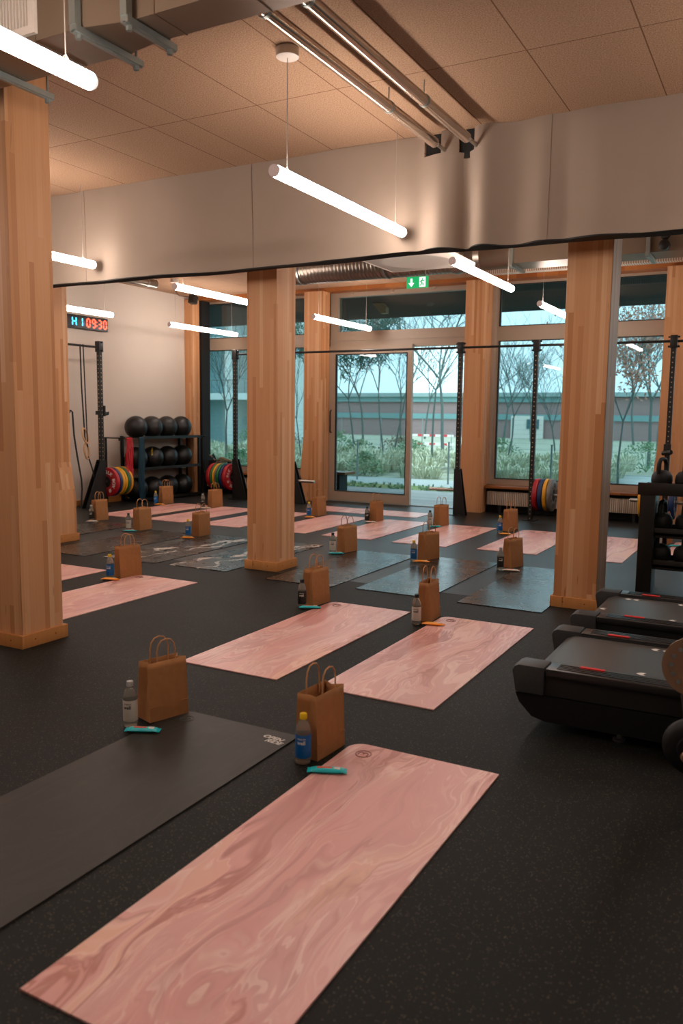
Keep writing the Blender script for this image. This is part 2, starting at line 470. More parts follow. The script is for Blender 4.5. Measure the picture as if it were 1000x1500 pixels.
# ------------------------------------------------------------------ camera
yaw, pitch, roll = 0.498111537, 0.118064744, 0.0119560879
Fpx = 1195.97; H = 1.44
f = Vector((-math.sin(yaw)*math.cos(pitch), math.cos(yaw)*math.cos(pitch), -math.sin(pitch)))
r0 = Vector((math.cos(yaw), math.sin(yaw), 0)); u0 = r0.cross(f)
rr = math.cos(roll)*r0 + math.sin(roll)*u0; uu = -math.sin(roll)*r0 + math.cos(roll)*u0
cam = bpy.data.cameras.new('camera'); co = bpy.data.objects.new('camera', cam); C.objects.link(co)
mw = Matrix((( rr.x, uu.x, -f.x, 0), (rr.y, uu.y, -f.y, 0), (rr.z, uu.z, -f.z, H), (0, 0, 0, 1)))
co.matrix_world = mw
cam.sensor_fit = 'VERTICAL'; cam.sensor_height = 36; cam.lens = Fpx*36/1500
cam.clip_start = .05; cam.clip_end = 500
cam.dof.use_dof = True; cam.dof.focus_distance = 6.0; cam.dof.aperture_fstop = 2.8
sc.camera = co

# ------------------------------------------------------------------ world + view
w = bpy.data.worlds.new('overcast sky'); sc.world = w; w.use_nodes = True
nt = w.node_tree; bg = nt.nodes['Background']
tc = nt.nodes.new('ShaderNodeTexCoord'); sp = nt.nodes.new('ShaderNodeSeparateXYZ'); cr = nt.nodes.new('ShaderNodeValToRGB')
nt.links.new(tc.outputs['Generated'], sp.inputs[0]); nt.links.new(sp.outputs[2], cr.inputs[0]); nt.links.new(cr.outputs[0], bg.inputs[0])
cr.color_ramp.elements[0].position = 0; cr.color_ramp.elements[0].color = (.42, .64, .70, 1)
cr.color_ramp.elements[1].position = .35; cr.color_ramp.elements[1].color = (.56, .78, .85, 1)
bg.inputs[1].default_value = 3.0
sc.view_settings.view_transform = 'Standard'; sc.view_settings.look = 'None'
sc.view_settings.exposure = 0.12; sc.view_settings.gamma = 1.0
sc.cycles.use_denoising = True; sc.cycles.max_bounces = 8; sc.cycles.transparent_max_bounces = 16
sc.cycles.sample_clamp_indirect = 6; sc.cycles.caustics_reflective = False; sc.cycles.caustics_refractive = False

# ------------------------------------------------------------------ room shell
XL, XR, YB, YW, ZC = -9.57, 4.2, -3.0, 12.15, 3.5
sbox('floor', 'floor', XL, XR, YB, 12.3, -.1, 0)
sbox('ceiling', 'ceiling', XL-.1, XR, YB, 12.3, ZC, ZC+.15)
sbox('wall_left', 'wall', XL-.2, XL, YB, 12.3, 0, ZC)
sbox('wall_right', 'wall2', XR, XR+.2, YB, 12.3, 0, ZC)
sbox('wall_back', 'wall2', XL, XR, YB-.2, YB, 0, ZC)
sbox('baseboard_left', 'plinth', XL, XL+.018, YB, 11.6, 0, .085)

def frame_rect(b, x0, x1, z0, z1, gx0, gx1, gz0, gz1, y0, y1):
    b.box(x0, gx0, y0, y1, z0, z1); b.box(gx1, x1, y0, y1, z0, z1)
    b.box(gx0, gx1, y0, y1, z0, gz0); b.box(gx0, gx1, y0, y1, gz1, z1)
def bay(idx, x0, x1, gx0, gx1):
    b = B(); frame_rect(b, x0, x1, 2.69, 3.46, gx0, gx1, 2.79, 3.40, 12.12, 12.22)
    frame_rect(b, x0, x1, .40, 2.69, gx0, gx1, .50, 2.58, 12.12, 12.22)
    o = struct(b.done('window_%d' % idx, 'paint'))
    g = B(); g.box(gx0, gx1, 12.165, 12.17, 2.79, 3.40); g.done('pane', 'glass', o)
    g = B(); g.box(gx0, gx1, 12.165, 12.17, .50, 2.58); g.done('pane', 'glass', o)
    bd = B(); e = .006
    for (a, c) in ((2.79, 3.40), (.50, 2.58)):
        bd.box(gx0, gx0+.012, 12.115, 12.16, a, c); bd.box(gx1-.012, gx1, 12.115, 12.16, a, c); bd.box(gx0, gx1, 12.115, 12.16, a, a+.012); bd.box(gx0, gx1, 12.115, 12.16, c-.012, c)
    bd.done('gasket', 'blackm', o)
    return o
bay(1, -9.56, -7.05, -9.46, -7.15)
bay(2, -4.05, -1.45, -3.93, -1.58)
bay(3, -1.25, 1.45, -1.12, 1.35)
bay(4, 1.75, 4.2, 1.85, 4.1)
# door bay: transom light, sliding leaf drawn to the left, open doorway on the right
b = B(); frame_rect(b, -6.83, -4.1, 2.54, 3.46, -6.69, -4.38, 2.81, 3.37, 12.10, 12.24)
b.box(-6.83, -6.76, 12.10, 12.24, 0, 2.54); b.box(-4.38, -4.1, 12.10, 12.24, 0, 2.54)
for i in range(4):
    x = -6.5 + i*.66; b.box(x, x+.12, 12.092, 12.10, 2.745, 2.757)
b.box(-6.83, -4.1, 12.085, 12.10, 2.66, 2.668)
for i in range(4):
    x = -6.45 + i*.72; b.box(x, x+.05, 12.07, 12.1, 3.40, 3.44); 
b.box(-6.7, -4.2, 12.075, 12.085, 3.425, 3.435)
o = struct(b.done('door_1', 'paint'))
g = B(); g.box(-6.69, -4.38, 12.165, 12.17, 2.81, 3.37); g.done('pane', 'glass', o)
lf = B(); frame_rect(lf, -6.81, -5.30, .015, 2.57, -6.68, -5.38, .17, 2.44, 12.02, 12.09)
lf = lf.done('sliding_leaf', 'paint', o)
g = B(); g.box(-6.68, -5.38, 12.055, 12.06, .17, 2.44); g.done('pane', 'glass', lf)
g = B()
for a in ((-6.68, -6.665, .17, 2.44), (-6.68, -5.38, 2.425, 2.44), (-6.68, -5.38, .17, .182), (-5.392, -5.38, .17, 2.44)): g.box(a[0], a[1], 12.015, 12.05, a[2], a[3])
g.done('gasket', 'blackm', lf)
g = B(); g.tube([(-6.745, 12.0, 1.15), (-6.745, 11.965, 1.17), (-6.745, 11.965, 1.50), (-6.745, 12.0, 1.52)], .012); g.done('handle', 'black', lf)
sbox('trim_1', 'steel', -6.83, -4.1, 12.02, 12.3, 0, .014)
# wall above and below
sbox('wall_window_lower', 'blackm', -9.57, -7.05, 12.10, 12.25, 0, .40)
sbox('wall_window_lower', 'blackm', -4.1, XR, 12.10, 12.25, 0, .40)
sbox('trim_2', 'blackm', -9.57, -9.345, 11.87, 12.1, 0, 3.44)
sbox('trim_3', 'blackm', -6.89, -6.83, 12.0, 12.12, 0, 3.44)
sbox('trim_4', 'paint', -4.1, -3.96, 12.0, 12.12, .42, 3.44)
sbox('trim_5', 'beam', -9.57, XR, 11.86, 12.22, 3.44, 3.5)
# ribbed strip high along the window wall
t_ = NT('ribbed strip'); s_ = t_.sep(t_.obj())
t_.set(col=t_.mix(t_.math('GREATER_THAN', t_.math('SINE', t_.math('MULTIPLY', s_[0], 2*PI/.03)), .1), '86705f', 'c4b2a3'), rough=.4)
M['ribs'] = t_.m
sbox('trim_6', 'ribs', -4.0, XR, 11.25, 11.4, 3.42, 3.5)
# window sills with convectors beneath
def sill(x0, x1, lab):
    b = B(); b.box(x0, x1, 11.85, 12.12, .372, .41, bev=.004)
    tag(b.done('window_sill_board', 'sillwood'), 'brown wooden sill board ' + lab, 'sill')
    rt = thing('convector_radiator', 'low ribbed beige convector heater under the sill ' + lab, 'radiator', ((x0+x1)/2, 11.95, .12))
    L = (x1-x0)/2-.03
    b = B(); b.box(-L, L, -.06, .06, 0, .2, bev=.004); b.done('ribbed_casing', 'rad', rt)
    b = B()
    for u in (-L+.2, 0, L-.2): b.box(u-.02, u+.02, -.03, .03, -.12, 0)
    pieces(b, 'bracket', 'black', rt)
sill(-9.3, -7.2, 'of the left window')
sill(-3.99, -1.6, 'of the window right of the glass door')
sill(-1.15, 1.4, 'of the window behind the kettlebell rack')

# ------------------------------------------------------------------ timber columns
def column(x0, y0, label, top=ZC, plinth=True, w_=.32, d_=.32, side=False, flare=False, rflare=False):
    rt = thing('timber_column', label, 'column', (x0, y0, 0), 0, 'glulam timber columns')
    b = B()
    if flare:
        b.prism([(0, 1.07), (-.055, .5), (0, 0), (w_, 0), (w_, 1.07)], 0, d_)
        b.box(0, w_, 0, d_, 1.07, top)
    elif rflare:
        b.prism([(0, 0), (w_+.065, 0), (w_+.065, .46), (w_, .88), (0, .88)], 0, d_); b.box(0, w_, 0, d_, .88, top)
    else:
        b.box(0, w_, 0, d_, 0, top, bev=.003, seg=1)
    b.done('shaft', 'column', rt)
    if plinth:
        if rflare: w_ += .065
        b = B(); e = .02
        b.box(-e, w_+e, -e, 0, 0, .082, bev=.002); b.box(-e, w_+e, d_, d_+e, 0, .082, bev=.002)
        b.box(-e, 0, 0, d_, 0, .082, bev=.002); b.box(w_, w_+e, 0, d_, 0, .082, bev=.002)
        p = b.done('plinth', 'plinth', rt)
        b = B()
        for u in (.08, .24):
            b.lathe([(.004, 0), (.004, .001)], 8, T((u, -e-.0005, .045)) @ R(90, 'X'))
            b.lathe([(.004, 0), (.004, .001)], 8, T((w_+e, u, .045)) @ R(90, 'Y'))
        b.done('screw', 'blackm', p)
    if side:
        b = B(); b.box(w_, w_+.004, .004, d_-.004, 0, top); b.done('side_face', 'side', rt)  # one face overlaid in a greyer, darker brown than the shaft
    return rt
column(-4.34, 3.34, 'thick pale timber column at the left edge of the foreground')
column(-4.39, 6.23, 'timber column in the middle of the room')
column(-1.51, 6.20, 'timber column right of the middle, behind the treadmills', side=True)
c2 = column(-7.385, 6.29, 'timber column half hidden behind the thick column in the left foreground', rflare=True)
column(-9.568, 11.66, 'narrow timber column in the left back corner beside the ball rack', top=3.44, plinth=False, w_=.185, d_=.19)
column(-7.14, 11.76, 'timber column at the window wall left of the glass door', top=3.44, plinth=False, w_=.35, d_=.24, flare=True)
column(-4.34, 11.76, 'timber column at the window wall right of the glass door', top=3.44, plinth=False, w_=.33, d_=.24, flare=True)
column(-1.55, 11.76, 'timber column at the window wall behind the rightmost rack post', top=3.44, plinth=False, w_=.35, d_=.24, flare=True)

# ------------------------------------------------------------------ fabric divider
def fold(x):
    y = .010*math.sin(x*1.3) + .012*math.sin(x*3.1+1)
    def bumpf(c, wd, a): return a*math.exp(-((x-c)/wd)**2)
    y += bumpf(-2.02, .09, -.085) + bumpf(-2.18, .05, .08) + bumpf(-2.36, .10, -.06) + bumpf(-2.55, .06, .03)
    y += bumpf(-1.80, .10, .04) + bumpf(-1.62, .08, -.03) + bumpf(-1.45, .05, .02) + bumpf(-1.22, .12, -.03) + bumpf(-.9, .08, .02)
    y += bumpf(-5.5, .2, -.02) + bumpf(-3.3, .25, -.025)
    return y
rt = thing('fabric_divider', 'pale beige fabric curtain hung below the ceiling right across the room', 'curtain', (0, 5.815, 0))
def cz(x): return 2.663 + .006*math.sin(x*1.9) + .004*math.sin(x*5+2)
holes = [(-2.50, -2.36), (-2.24, -2.12)]
b = B(); nx = 560; nz = 16
xs = [-9.55 + (XR+9.5)*i/nx for i in range(nx+1)]
def cpt(x, v):
    z0 = cz(x); z = z0 + (ZC-.004-z0)*v
    return (x, fold(x)*(1-.8*max(0, v-.3)) + .006*math.sin(x*7+z*4), z)
V = [[b.bm.verts.new(cpt(x, j/nz)) for j in range(nz+1)] for x in xs]
for i in range(nx):
    xm = (xs[i]+xs[i+1])/2
    for j in range(nz):
        if j >= 13 and any(a < xm < c for a, c in holes): continue
        fc = b.bm.faces.new((V[i][j], V[i+1][j], V[i+1][j+1], V[i][j+1])); fc.smooth = True
b.done('fabric', 'curtain', rt, sharp=False)
b = B()
V = []
for x in xs:
    y = fold(x); z = cz(x)
    V.append([b.bm.verts.new(p) for p in ((x, y-.002, z+.002), (x, y-.002, z-.006-.004*math.sin(x*3)), (x, .09, z-.012), (x, .09, z+.004))])
for i in range(nx):
    for k in range(4):
        b.bm.faces.new((V[i][k], V[i+1][k], V[i+1][(k+1) % 4], V[i][(k+1) % 4]))
b.done('hem_rail', 'blackm', rt)
b = B()
for x in (-5.95, -4.05, -1.56, .9):
    b = B()
    for j in range(nz): 
        p, q = cpt(x, j/nz), cpt(x, (j+1)/nz)
        b.box(p[0]-.0015, p[0]+.0015, min(p[1], q[1])-.0015, max(p[1], q[1]), p[2], q[2])
    b.done('seam', 'ductside', rt)
b = B()
for (a, c) in holes:
    b.box(a+.0, c, .03, .04, 3.30, 3.498)
pieces(b, 'opening_dark_sheet', 'blackm', rt)  # black sheet behind each pipe cutout, standing in for its dark opening

# ------------------------------------------------------------------ pipes
for (x, lab) in ((-2.36, 'left of the two polished metal pipes running under the ceiling'), (-2.12, 'right of the two polished metal pipes running under the ceiling')):
    rt = thing('ceiling_pipe', lab, 'pipe', (x, 2.6, 3.38), 0, 'polished pipes under the ceiling')
    b = B(); b.tube([(0, 0, 0), (0, 3.06, 0)], .036, 20); b.done('pipe_run', 'pipe', rt)
    b = B(); b.tube([(.03, 3.05, -.02), (.03, 3.3, -.02)], .014, 10); b.done('pipe_end', 'chrome', rt)
    for y in (.9, 2.3):
        b = B(); b.tube([(0, y, .03), (0, y, .12)], .004, 6)
        b.lathe([(.039, -.012), (.039, .012)], 20, T((0, y, 0)) @ R(90, 'X'))
        b.done('pipe_clip', 'zinc', rt)

# ------------------------------------------------------------------ ducts
def strut(name, parent, x, y0, y1, z, zt=None):
    b = B(); b.box(x-.020, x+.020, y0, y1, z-.028, z); b.box(x-.008, x+.008, y0, y1, z-.032, z-.02)
    for yy in (y0+.03, y1-.03):
        b.tube([(x, yy, z-.05), (x, yy, z+.3 if zt is None else zt)], .006, 6)
        b.lathe([(.014, -.05), (.014, -.028)], 6, T((x, yy, z)))
    if zt: b.box(x-.018, x+.018, y0-.005, y0+.03, z, zt)
    return b.done(name, 'zinc', parent)
rt = thing('rectangular_duct', 'sheet metal ventilation duct with white grille at the top left', 'duct', (0, 0, 0))
b = B()
zb = 3.1
prof = [(-6.2, 2.45, 3.08), (-3.12, 2.77, 3.08), (-2.83, 2.77, 3.08)]
def ductseg(b, xa, xb, ya0, ya1, yb0, yb1, z0, z1):
    va = [(xa, ya0, z0), (xa, ya1, z0), (xa, ya1, z1), (xa, ya0, z1)]; vb = [(xb, yb0, z0), (xb, yb1, z0), (xb, yb1, z1), (xb, yb0, z1)]
    for k in range(4):
        b.mi = 1 if k == 3 else 0
        b.quad([va[k], vb[k], vb[(k+1) % 4], va[(k+1) % 4]])
    b.mi = 0; b.quad(va[::-1]); b.quad(vb)
ductseg(b, -6.4, -2.83, 2.76, 3.06, 2.76, 3.06, zb, 3.47)
ductseg(b, -2.83, -2.60, 2.76, 3.06, 2.81, 3.02, zb, 3.47)
ductseg(b, -2.60, .8, 2.81, 3.02, 2.81, 3.02, zb, 3.47)
for x in (-3.10, -2.45, -2.0, -1.6): b.box(x-.004, x+.004, 2.757 if x < -2.8 else 2.807, 3.063 if x < -2.8 else 3.024, zb-.004, 3.47)
b.done('duct_body', ['duct', 'ductside'], rt)
strut('mounting_rail', rt, -2.825, 2.72, 3.14, zb-.002, 3.5); strut('mounting_rail', rt, -2.57, 2.76, 3.08, zb-.002, 3.5)
strut('mounting_rail', rt, -3.53, 2.72, 3.24, zb-.002, 3.5)
gr = B(); y = 2.756
gr.box(-4.4, -3.08, y-.02, y, 3.125, 3.16); gr.box(-4.4, -3.08, y-.02, y, 3.40, 3.44); gr.box(-3.12, -3.08, y-.02, y, 3.16, 3.40)
for i in range(60):
    x = -4.38 + i*.021; gr.box(x, x+.008, y-.016, y-.002, 3.16, 3.40)
gr.done('ventilation_grille', 'offwhite', rt)
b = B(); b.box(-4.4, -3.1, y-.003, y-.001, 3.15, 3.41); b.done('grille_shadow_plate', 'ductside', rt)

# round spiral duct further back, turning into a rectangular run on the right
rt = thing('spiral_duct', 'round corrugated metal duct under the ceiling beyond the fabric curtain', 'duct', (0, 9.2, 3.28))
b = B(); prof = []
x = -6.25
pts = []
while x < -3.55:
    pts += [(x, .175), (x+.028, .172), (x+.036, .184), (x+.043, .184)]; x += .05
b.lathe([(r_, z_) for z_, r_ in pts], 28, R(90, 'Y')); b.done('spiral_pipe', 'spiral', rt)
b = B(); b.lathe([(.19, -3.56), (.205, -3.5), (.185, -3.44), (.205, -3.38), (.185, -3.32), (.205, -3.26), (.18, -3.2)], 28, R(90, 'Y')); b.done('flexible_sleeve', 'spiral', rt)
for x in (-5.6, -4.4):
    b = B(); b.tube([(x, 0, .18), (x, 0, .221)], .01, 6); b.lathe([(.184, -.012), (.19, -.012), (.19, .012), (.184, .012)], 28, T((x, 0, 0)) @ R(90, 'Y'), cap=False); b.done('hanger', 'zinc', rt)
rt = thing('rectangular_duct', 'flat sided metal duct under the ceiling behind the right column', 'duct', (0, 9.2, 0))
b = B()
n = 28
ring = [(math.sin(2*PI*k/n)*.18, 3.28+math.cos(2*PI*k/n)*.18) for k in range(n)]
def sq(k):
    a = 2*PI*k/n; s, c_ = math.sin(a), math.cos(a); m = max(abs(s), abs(c_)); return (s/m*.2, 3.295+c_/m*.175)
A = [b.bm.verts.new((-3.2, y_, z_)) for y_, z_ in ring]; D = [b.bm.verts.new((-2.82, *sq(k))) for k in range(n)]
for k in range(n): b.bm.faces.new((A[k], D[k], D[(k+1) % n], A[(k+1) % n]))
ductseg(b, -2.82, XR-.1, -.2, .2, -.2, .2, 3.12, 3.47)
b.done('duct_body', ['duct', 'ductside'], rt)
b = B()
for x in (-2.8, -1.38):
    b = B(); b.box(x-.02, x+.02, -.235, -.2, 3.07, 3.5); b.box(x-.02, x+.02, -.27, .25, 3.08, 3.115); b.done('mounting_rail', 'zinc', rt)
# short silver duct and rails by the left wall
rt = thing('round_duct', 'short silver round duct end near the ceiling above the timer clock', 'duct', (-8.6, 9.5, 3.38))
b = B(); b.tube([(0, -2.2, 0), (0, .3, 0)], .07, 20); b.done('pipe_run', 'spiral', rt)
b = B(); b.lathe([(.074, -.02), (.074, .02)], 20, T((0, .1, 0)) @ R(90, 'X')); b.done('coupling', 'chrome', rt)

# ------------------------------------------------------------------ pendant lamps
def lamp0():
    rt = thing('linear_pendant_lamp', '', 'lamp', (0, 0, 0), 0, 'linear tube pendant lamps')
    L = 1.755; r_ = .035
    b = B(); b.tube([(0, .012, 0), (0, L-.012, 0)], r_, 24, cap=False); b.done('diffuser_tube', 'lamp', rt)
    b = B(); b.lathe([(.001, 0), (.034, 0), (.0355, .003), (.0355, .012), (.001, .012)], 24, T((0, .012, 0)) @ R(90, 'X')); b.done('end_cap', 'endcap_glow', rt)
    b = B(); b.lathe([(.035, 0), (.033, .012), (.026, .022), (.014, .028), (.001, .03)], 24, T((0, L-.013, 0)) @ R(-90, 'X')); b.done('end_dome', 'dome', rt)
    for y0 in (.14, L-.14):
        b = B(); b.tube([(0, y0, .034), (0, y0, ZC-2.8-.01)], .0022, 6); b.tube([(0, y0-.02, .034), (0, y0, .06), (0, y0+.02, .034)], .002, 5)
        b.done('suspension_cable', 'cable', rt)
    b = B(); b.lathe([(.055, 0), (.065, -.004), (.065, -.05), (.058, -.055)][::-1], 28, T((0, .14, .7))); b.done('ceiling_canopy', 'offwhite', rt)
    return rt
L0 = lamp0()
lamps = [(-2.635, 4.0, 'tube lamp hanging in front of the fabric curtain, with a round canopy'),
 (-2.635, .88, 'large glowing tube lamp cut off at the top left corner'),
 (-5.78, 4.0, 'tube lamp peeking out right of the thick left column, before the curtain'),
 (-8.47, 7.0, 'tube lamp above the digital timer on the left wall'),
 (-5.93, 7.07, 'upper tube lamp left of the middle column, beyond the curtain'),
 (-8.5, 10.0, 'lower tube lamp left of the middle column, near the back left corner'),
 (-5.92, 10.0, 'tube lamp hanging before the transom window above the glass door'),
 (-2.70, 6.95, 'tube lamp just under the curtain, right of the green exit sign'),
 (-2.735, 9.95, 'tube lamp partly hidden behind the left side of the right column'),
 (-8.4, 4.0, 'tube lamp hidden behind the left column'), (-5.78, 1.0, 'tube lamp left of the frame'), (-8.4, 1.0, 'tube lamp far left of the frame'),
 (.45, 1.0, 'tube lamp right of the frame'), (.45, 4.0, 'tube lamp right of the frame over the treadmills'), (.45, 7.0, 'tube lamp right of the frame over the kettlebells'), (.45, 10.0, 'tube lamp right of the frame near the windows'),
 (-2.635, -2.1, 'tube lamp behind the viewpoint')]
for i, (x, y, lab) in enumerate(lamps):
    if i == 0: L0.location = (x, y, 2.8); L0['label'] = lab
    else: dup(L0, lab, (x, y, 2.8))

# ------------------------------------------------------------------ ceiling things
rt = thing('air_diffuser', 'white perforated air outlet panel hanging under the spiral duct', 'vent', (-3.45, 7.88, 3.0))
b = B()
def dish(u, v):
    x = (u-.5)*.94; y = (v-.5)*.86
    d = min(1, math.hypot(x/.36, (y)/.34)); z = .055*(1-d*d) if d < 1 else 0
    return (x, y, z)
b.grid(dish, 36, 36); b.box(-.475, -.465, -.435, .435, -.004, .03); b.box(.465, .475, -.435, .435, -.004, .03); b.box(-.475, .475, -.435, -.425, -.004, .03); b.box(-.475, .475, .425, .435, -.004, .03)
b.done('panel', 'offwhite', rt)
b = B(); b.box(-.3, .3, -.3, .3, .06, .28); b.tube([(0, .2, .25), (0, 1.1, .27)], .1, 16); b.done('plenum_box', 'duct', rt)
rt = thing('exit_sign', 'green and white emergency exit sign hanging before the glass door', 'sign', (-3.91, 8.97, 2.985))
ex = B(); ex.box(-.135, .135, -.008, .008, -.065, .065, bev=.002); ex.done('sign_panel', 'signgreen', rt)
b = B(); b.box(.028, .105, -.011, -.008, -.055, .055); b.done('pictogram_field', 'signwhite', rt)
b = B(); b.prism([(-.085, .045), (-.06, .045), (-.06, -.005), (-.035, -.005), (-.0725, -.05), (-.11, -.005), (-.085, -.005)], -.011, -.008)
b.done('arrow', 'signwhite', rt)
b = B()
b.lathe([(.008, 0), (.008, .002)], 12, T((.068, -.011, .036)) @ R(90, 'X'))
def limb(p, q, w_=.006):
    d = Vector((q[0]-p[0], q[1]-p[1])); n_ = Vector((-d.y, d.x)).normalized()*w_
    b.prism([(p[0]+n_.x, p[1]+n_.y), (q[0]+n_.x, q[1]+n_.y), (q[0]-n_.x, q[1]-n_.y), (p[0]-n_.x, p[1]-n_.y)], -.013, -.011)
for p, q in (((.064, .026), (.058, -.008)), ((.064, .022), (.082, .012)), ((.082, .012), (.092, .022)), ((.062, .02), (.046, .010)), ((.046, .010), (.040, -.004)),
             ((.058, -.008), (.078, -.018)), ((.078, -.018), (.074, -.042)), ((.058, -.008), (.052, -.03)), ((.052, -.03), (.034, -.040))): limb(p, q)
b.done('running_figure', 'signgreen', rt)
b = B(); b.tube([(-.1, 0, .065), (-.1, 0, ZC-2.985)], .003, 6); b.tube([(.1, 0, .065), (.1, 0, ZC-2.985)], .003, 6); b.done('suspension_rod', 'cable', rt)
rt = thing('twin_spotlight', 'black double round fixture on the duct at the upper right edge', 'spotlight', (-1.215, 8.93, 3.22))
for z in (.055, -.055):
    b = B(); b.lathe([(.02, .06), (.05, .05), (.054, 0), (.046, -.004), (.044, .012), (.012, .014), (.01, .004), (.001, .004)], 24, T((0, 0, z)) @ R(-90, 'X') @ Matrix.Diagonal((1, 1, -1, 1))); b.done('spot_head', 'black', rt)
b = B(); b.box(-.02, .02, .04, .07, -.1, .1); b.done('bracket', 'black', rt)
rt = thing('ceiling_speaker', 'small black box speaker hung from the ceiling in the left back corner', 'speaker', (-8.9, 11.08, 3.35))
b = B(); b.box(-.065, .065, -.05, .06, -.09, .06, bev=.02, mtx=R(-15, 'X')); b.done('cabinet', 'black', rt)
b = B(); b.lathe([(.04, 0), (.045, .004), (.001, .006)], 16, T((0, -.055, -.01)) @ R(75, 'X')); b.done('driver', 'darkgrey', rt)
b = B(); b.tube([(0, 0, .05), (0, 0, .15)], .012, 8); b.tube([(0, .02, .06), (-.1, .02, .03), (-.3, 0, .06), (-.38, 0, .149)], .005, 6); b.done('bracket', 'black', rt)

# timer
rt = thing('digital_timer', 'black digital wall timer with blue and red glowing digits', 'clock', (XL, 8.6, 2.79))
b = B(); b.box(.02, .09, 0, 1.10, -.10, .10, bev=.008); b.box(-.001, .02, .3, .7, -.05, .05); b.done('housing', 'black', rt)
def seg7(b, ch, y, z, h, w_):
    S = {'0': 'abcdef', '1': 'bc', '3': 'abgcd', '9': 'abcdfg', 'H': 'bcefg'}[ch]; t_ = .017
    def hb(zz): b.box(.091, .094, y+t_*.7, y+w_-t_*.7, zz-t_/2, zz+t_/2)
    def vb(yy, za, zb_): b.box(.091, .094, yy-t_/2, yy+t_/2, za+t_*.5, zb_-t_*.5)
    if 'a' in S: hb(z+h/2)
    if 'g' in S: hb(z)
    if 'd' in S: hb(z-h/2)
    if 'f' in S: vb(y, z, z+h/2)
    if 'b' in S: vb(y+w_, z, z+h/2)
    if 'e' in S: vb(y, z-h/2, z)
    if 'c' in S: vb(y+w_, z-h/2, z)
b = B(); seg7(b, 'H', .37, 0, .125, .075); seg7(b, '1', .50, 0, .125, .07); b.done('blue_digits', 'ledblue', rt)
b = B(); seg7(b, '0', .66, 0, .12, .06); seg7(b, '9', .77, 0, .12, .06); seg7(b, '3', .895, 0, .12, .06); seg7(b, '0', 1.005, 0, .12, .06)
b.box(.091, .094, .855, .867, .02, .034); b.box(.091, .094, .855, .867, -.034, -.02); b.done('red_digits', 'ledred', rt)

# ------------------------------------------------------------------ mats
def mat_obj(x0, y0, wd, ln, kind, label, group=None, name='yoga_mat', th=.006, curl=None):
    b = B(); rad = .07
    pts = [(0, 0), (wd, 0), (wd, ln)]
    for k in range(9):
        a = PI/2 + k*(PI/2)/8
        pts.append((rad+rad*math.cos(a), ln-rad+rad*math.sin(a)))
    b.prism(pts, 0, th, 'z')
    o = b.done(name, 'mat_'+kind, None, (x0, y0, .0005))
    tag(o, label, 'mat', group)
    return o
GP, GD = 'pink marbled yoga mats', 'dark yoga mats'
MW = .66
mats = {
 's1': (-2.50, 1.21, 'soft', 'black yoga mat in the left foreground with small white lettering'),
 's2': (-1.595, 1.28, 'pink', 'pink marbled yoga mat nearest the camera, across the foreground'),
 's3': (-6.05, 3.64, 'pink', 'pink mat of which only a corner shows right of the thick left column'),
 's4': (-5.01, 3.64, 'pink', 'pink mat starting beside the thick left column, under the bag with a blue bottle'),
 's5': (-3.02, 3.62, 'pink', 'left of the two pink mats in the middle of the floor'),
 's6': (-2.105, 3.63, 'pink', 'right of the two pink mats in the middle, next to the treadmills'),
 's7': (-7.93, 6.12, 'black', 'dark mat furthest left, nearest the posts on the left wall'),
 's8': (-6.78, 5.87, 'black', 'dark mat just right of the second left column'),
 's9': (-5.93, 5.93, 'marble', 'dark mat with white streaks left of the middle column'),
 's10': (-5.10, 5.96, 'marble', 'dark streaked mat running behind the middle column'),
 's11': (-3.95, 5.88, 'black', 'shiny black mat just right of the middle column'),
 's12': (-3.09, 5.94, 'black', 'shiny black mat between two others, right of the middle column'),
 's13': (-2.18, 5.91, 'black', 'shiny black mat at the foot of the right column'),
 's14': (-8.52, 8.42, 'pink', 'pink mat nearest the ball rack'),
 's15': (-7.64, 8.42, 'pink', 'second pink mat from the ball rack'),
 's16': (-6.72, 8.42, 'pink', 'pale pink mat cut by the left edge of the middle column, back row'),
 's17': (-5.75, 8.44, 'pink', 'back row pink mat just right of the middle column'),
 's18': (-4.85, 8.42, 'pink', 'back row pink mat in line with the sliding door leaf'),
 's19': (-3.91, 8.40, 'pink', 'back row pink mat in line with the open doorway'),
 's20': (-2.91, 8.45, 'pink', 'back row pink mat running behind the left side of the right column'),
 's21': (-2.04, 8.42, 'pink', 'back row pink mat seen right of the right column'),
 's22': (-1.08, 8.42, 'pink', 'back row pink mat seen through the kettlebell rack'),
}
mo = {}
for k, (x, y, kind, lab) in mats.items():
    mo[k] = mat_obj(x, y, MW, 1.80, kind, lab, GP if kind == 'pink' else GD)
mo['s9'].rotation_euler[2] = 0
o = mat_obj(-6.40, 10.62, 1.83, .58, 'pink', 'pink mat lying crosswise in front of the glass door', GP)
# prints on mats
SH = Matrix(((1, .25, 0, 0), (0, 1, 0, 0), (0, 0, 1, 0), (0, 0, 0, 1)))
text('OPEN', .040, 'textw', mo['s1'], T((.575, 1.72, .0066)) @ R(-6, 'Z') @ SH, bold=.0012)
text('RIDE', .040, 'textw', mo['s1'], T((.60, 1.685, .0066)) @ R(-6, 'Z') @ SH, bold=.0012)
def emblem(p, mat, x, y):
    b = B(); pts = [(x+.033*math.cos(a*2*PI/28), y+.033*math.sin(a*2*PI/28), .0063) for a in range(28)]
    b.tube(pts, .0022, 5, closed=True)
    q = [(-.020, -.014), (-.021, .004), (-.012, .016), (-.002, .010), (0, -.004), (.002, .010), (.012, .016), (.021, .004), (.020, -.014)]
    b.tube([(x+a, y+c_, .0063) for a, c_ in q], .0022, 5)
    b.done('emblem', mat, p)
M['emb'] = flat('dark pink print', '8a5a52', .6); M['embk'] = flat('worn print', '4a453e', .6)
for k in ('s2', 's5', 's6', 's4'): emblem(mo[k], 'emb', .095, 1.70)
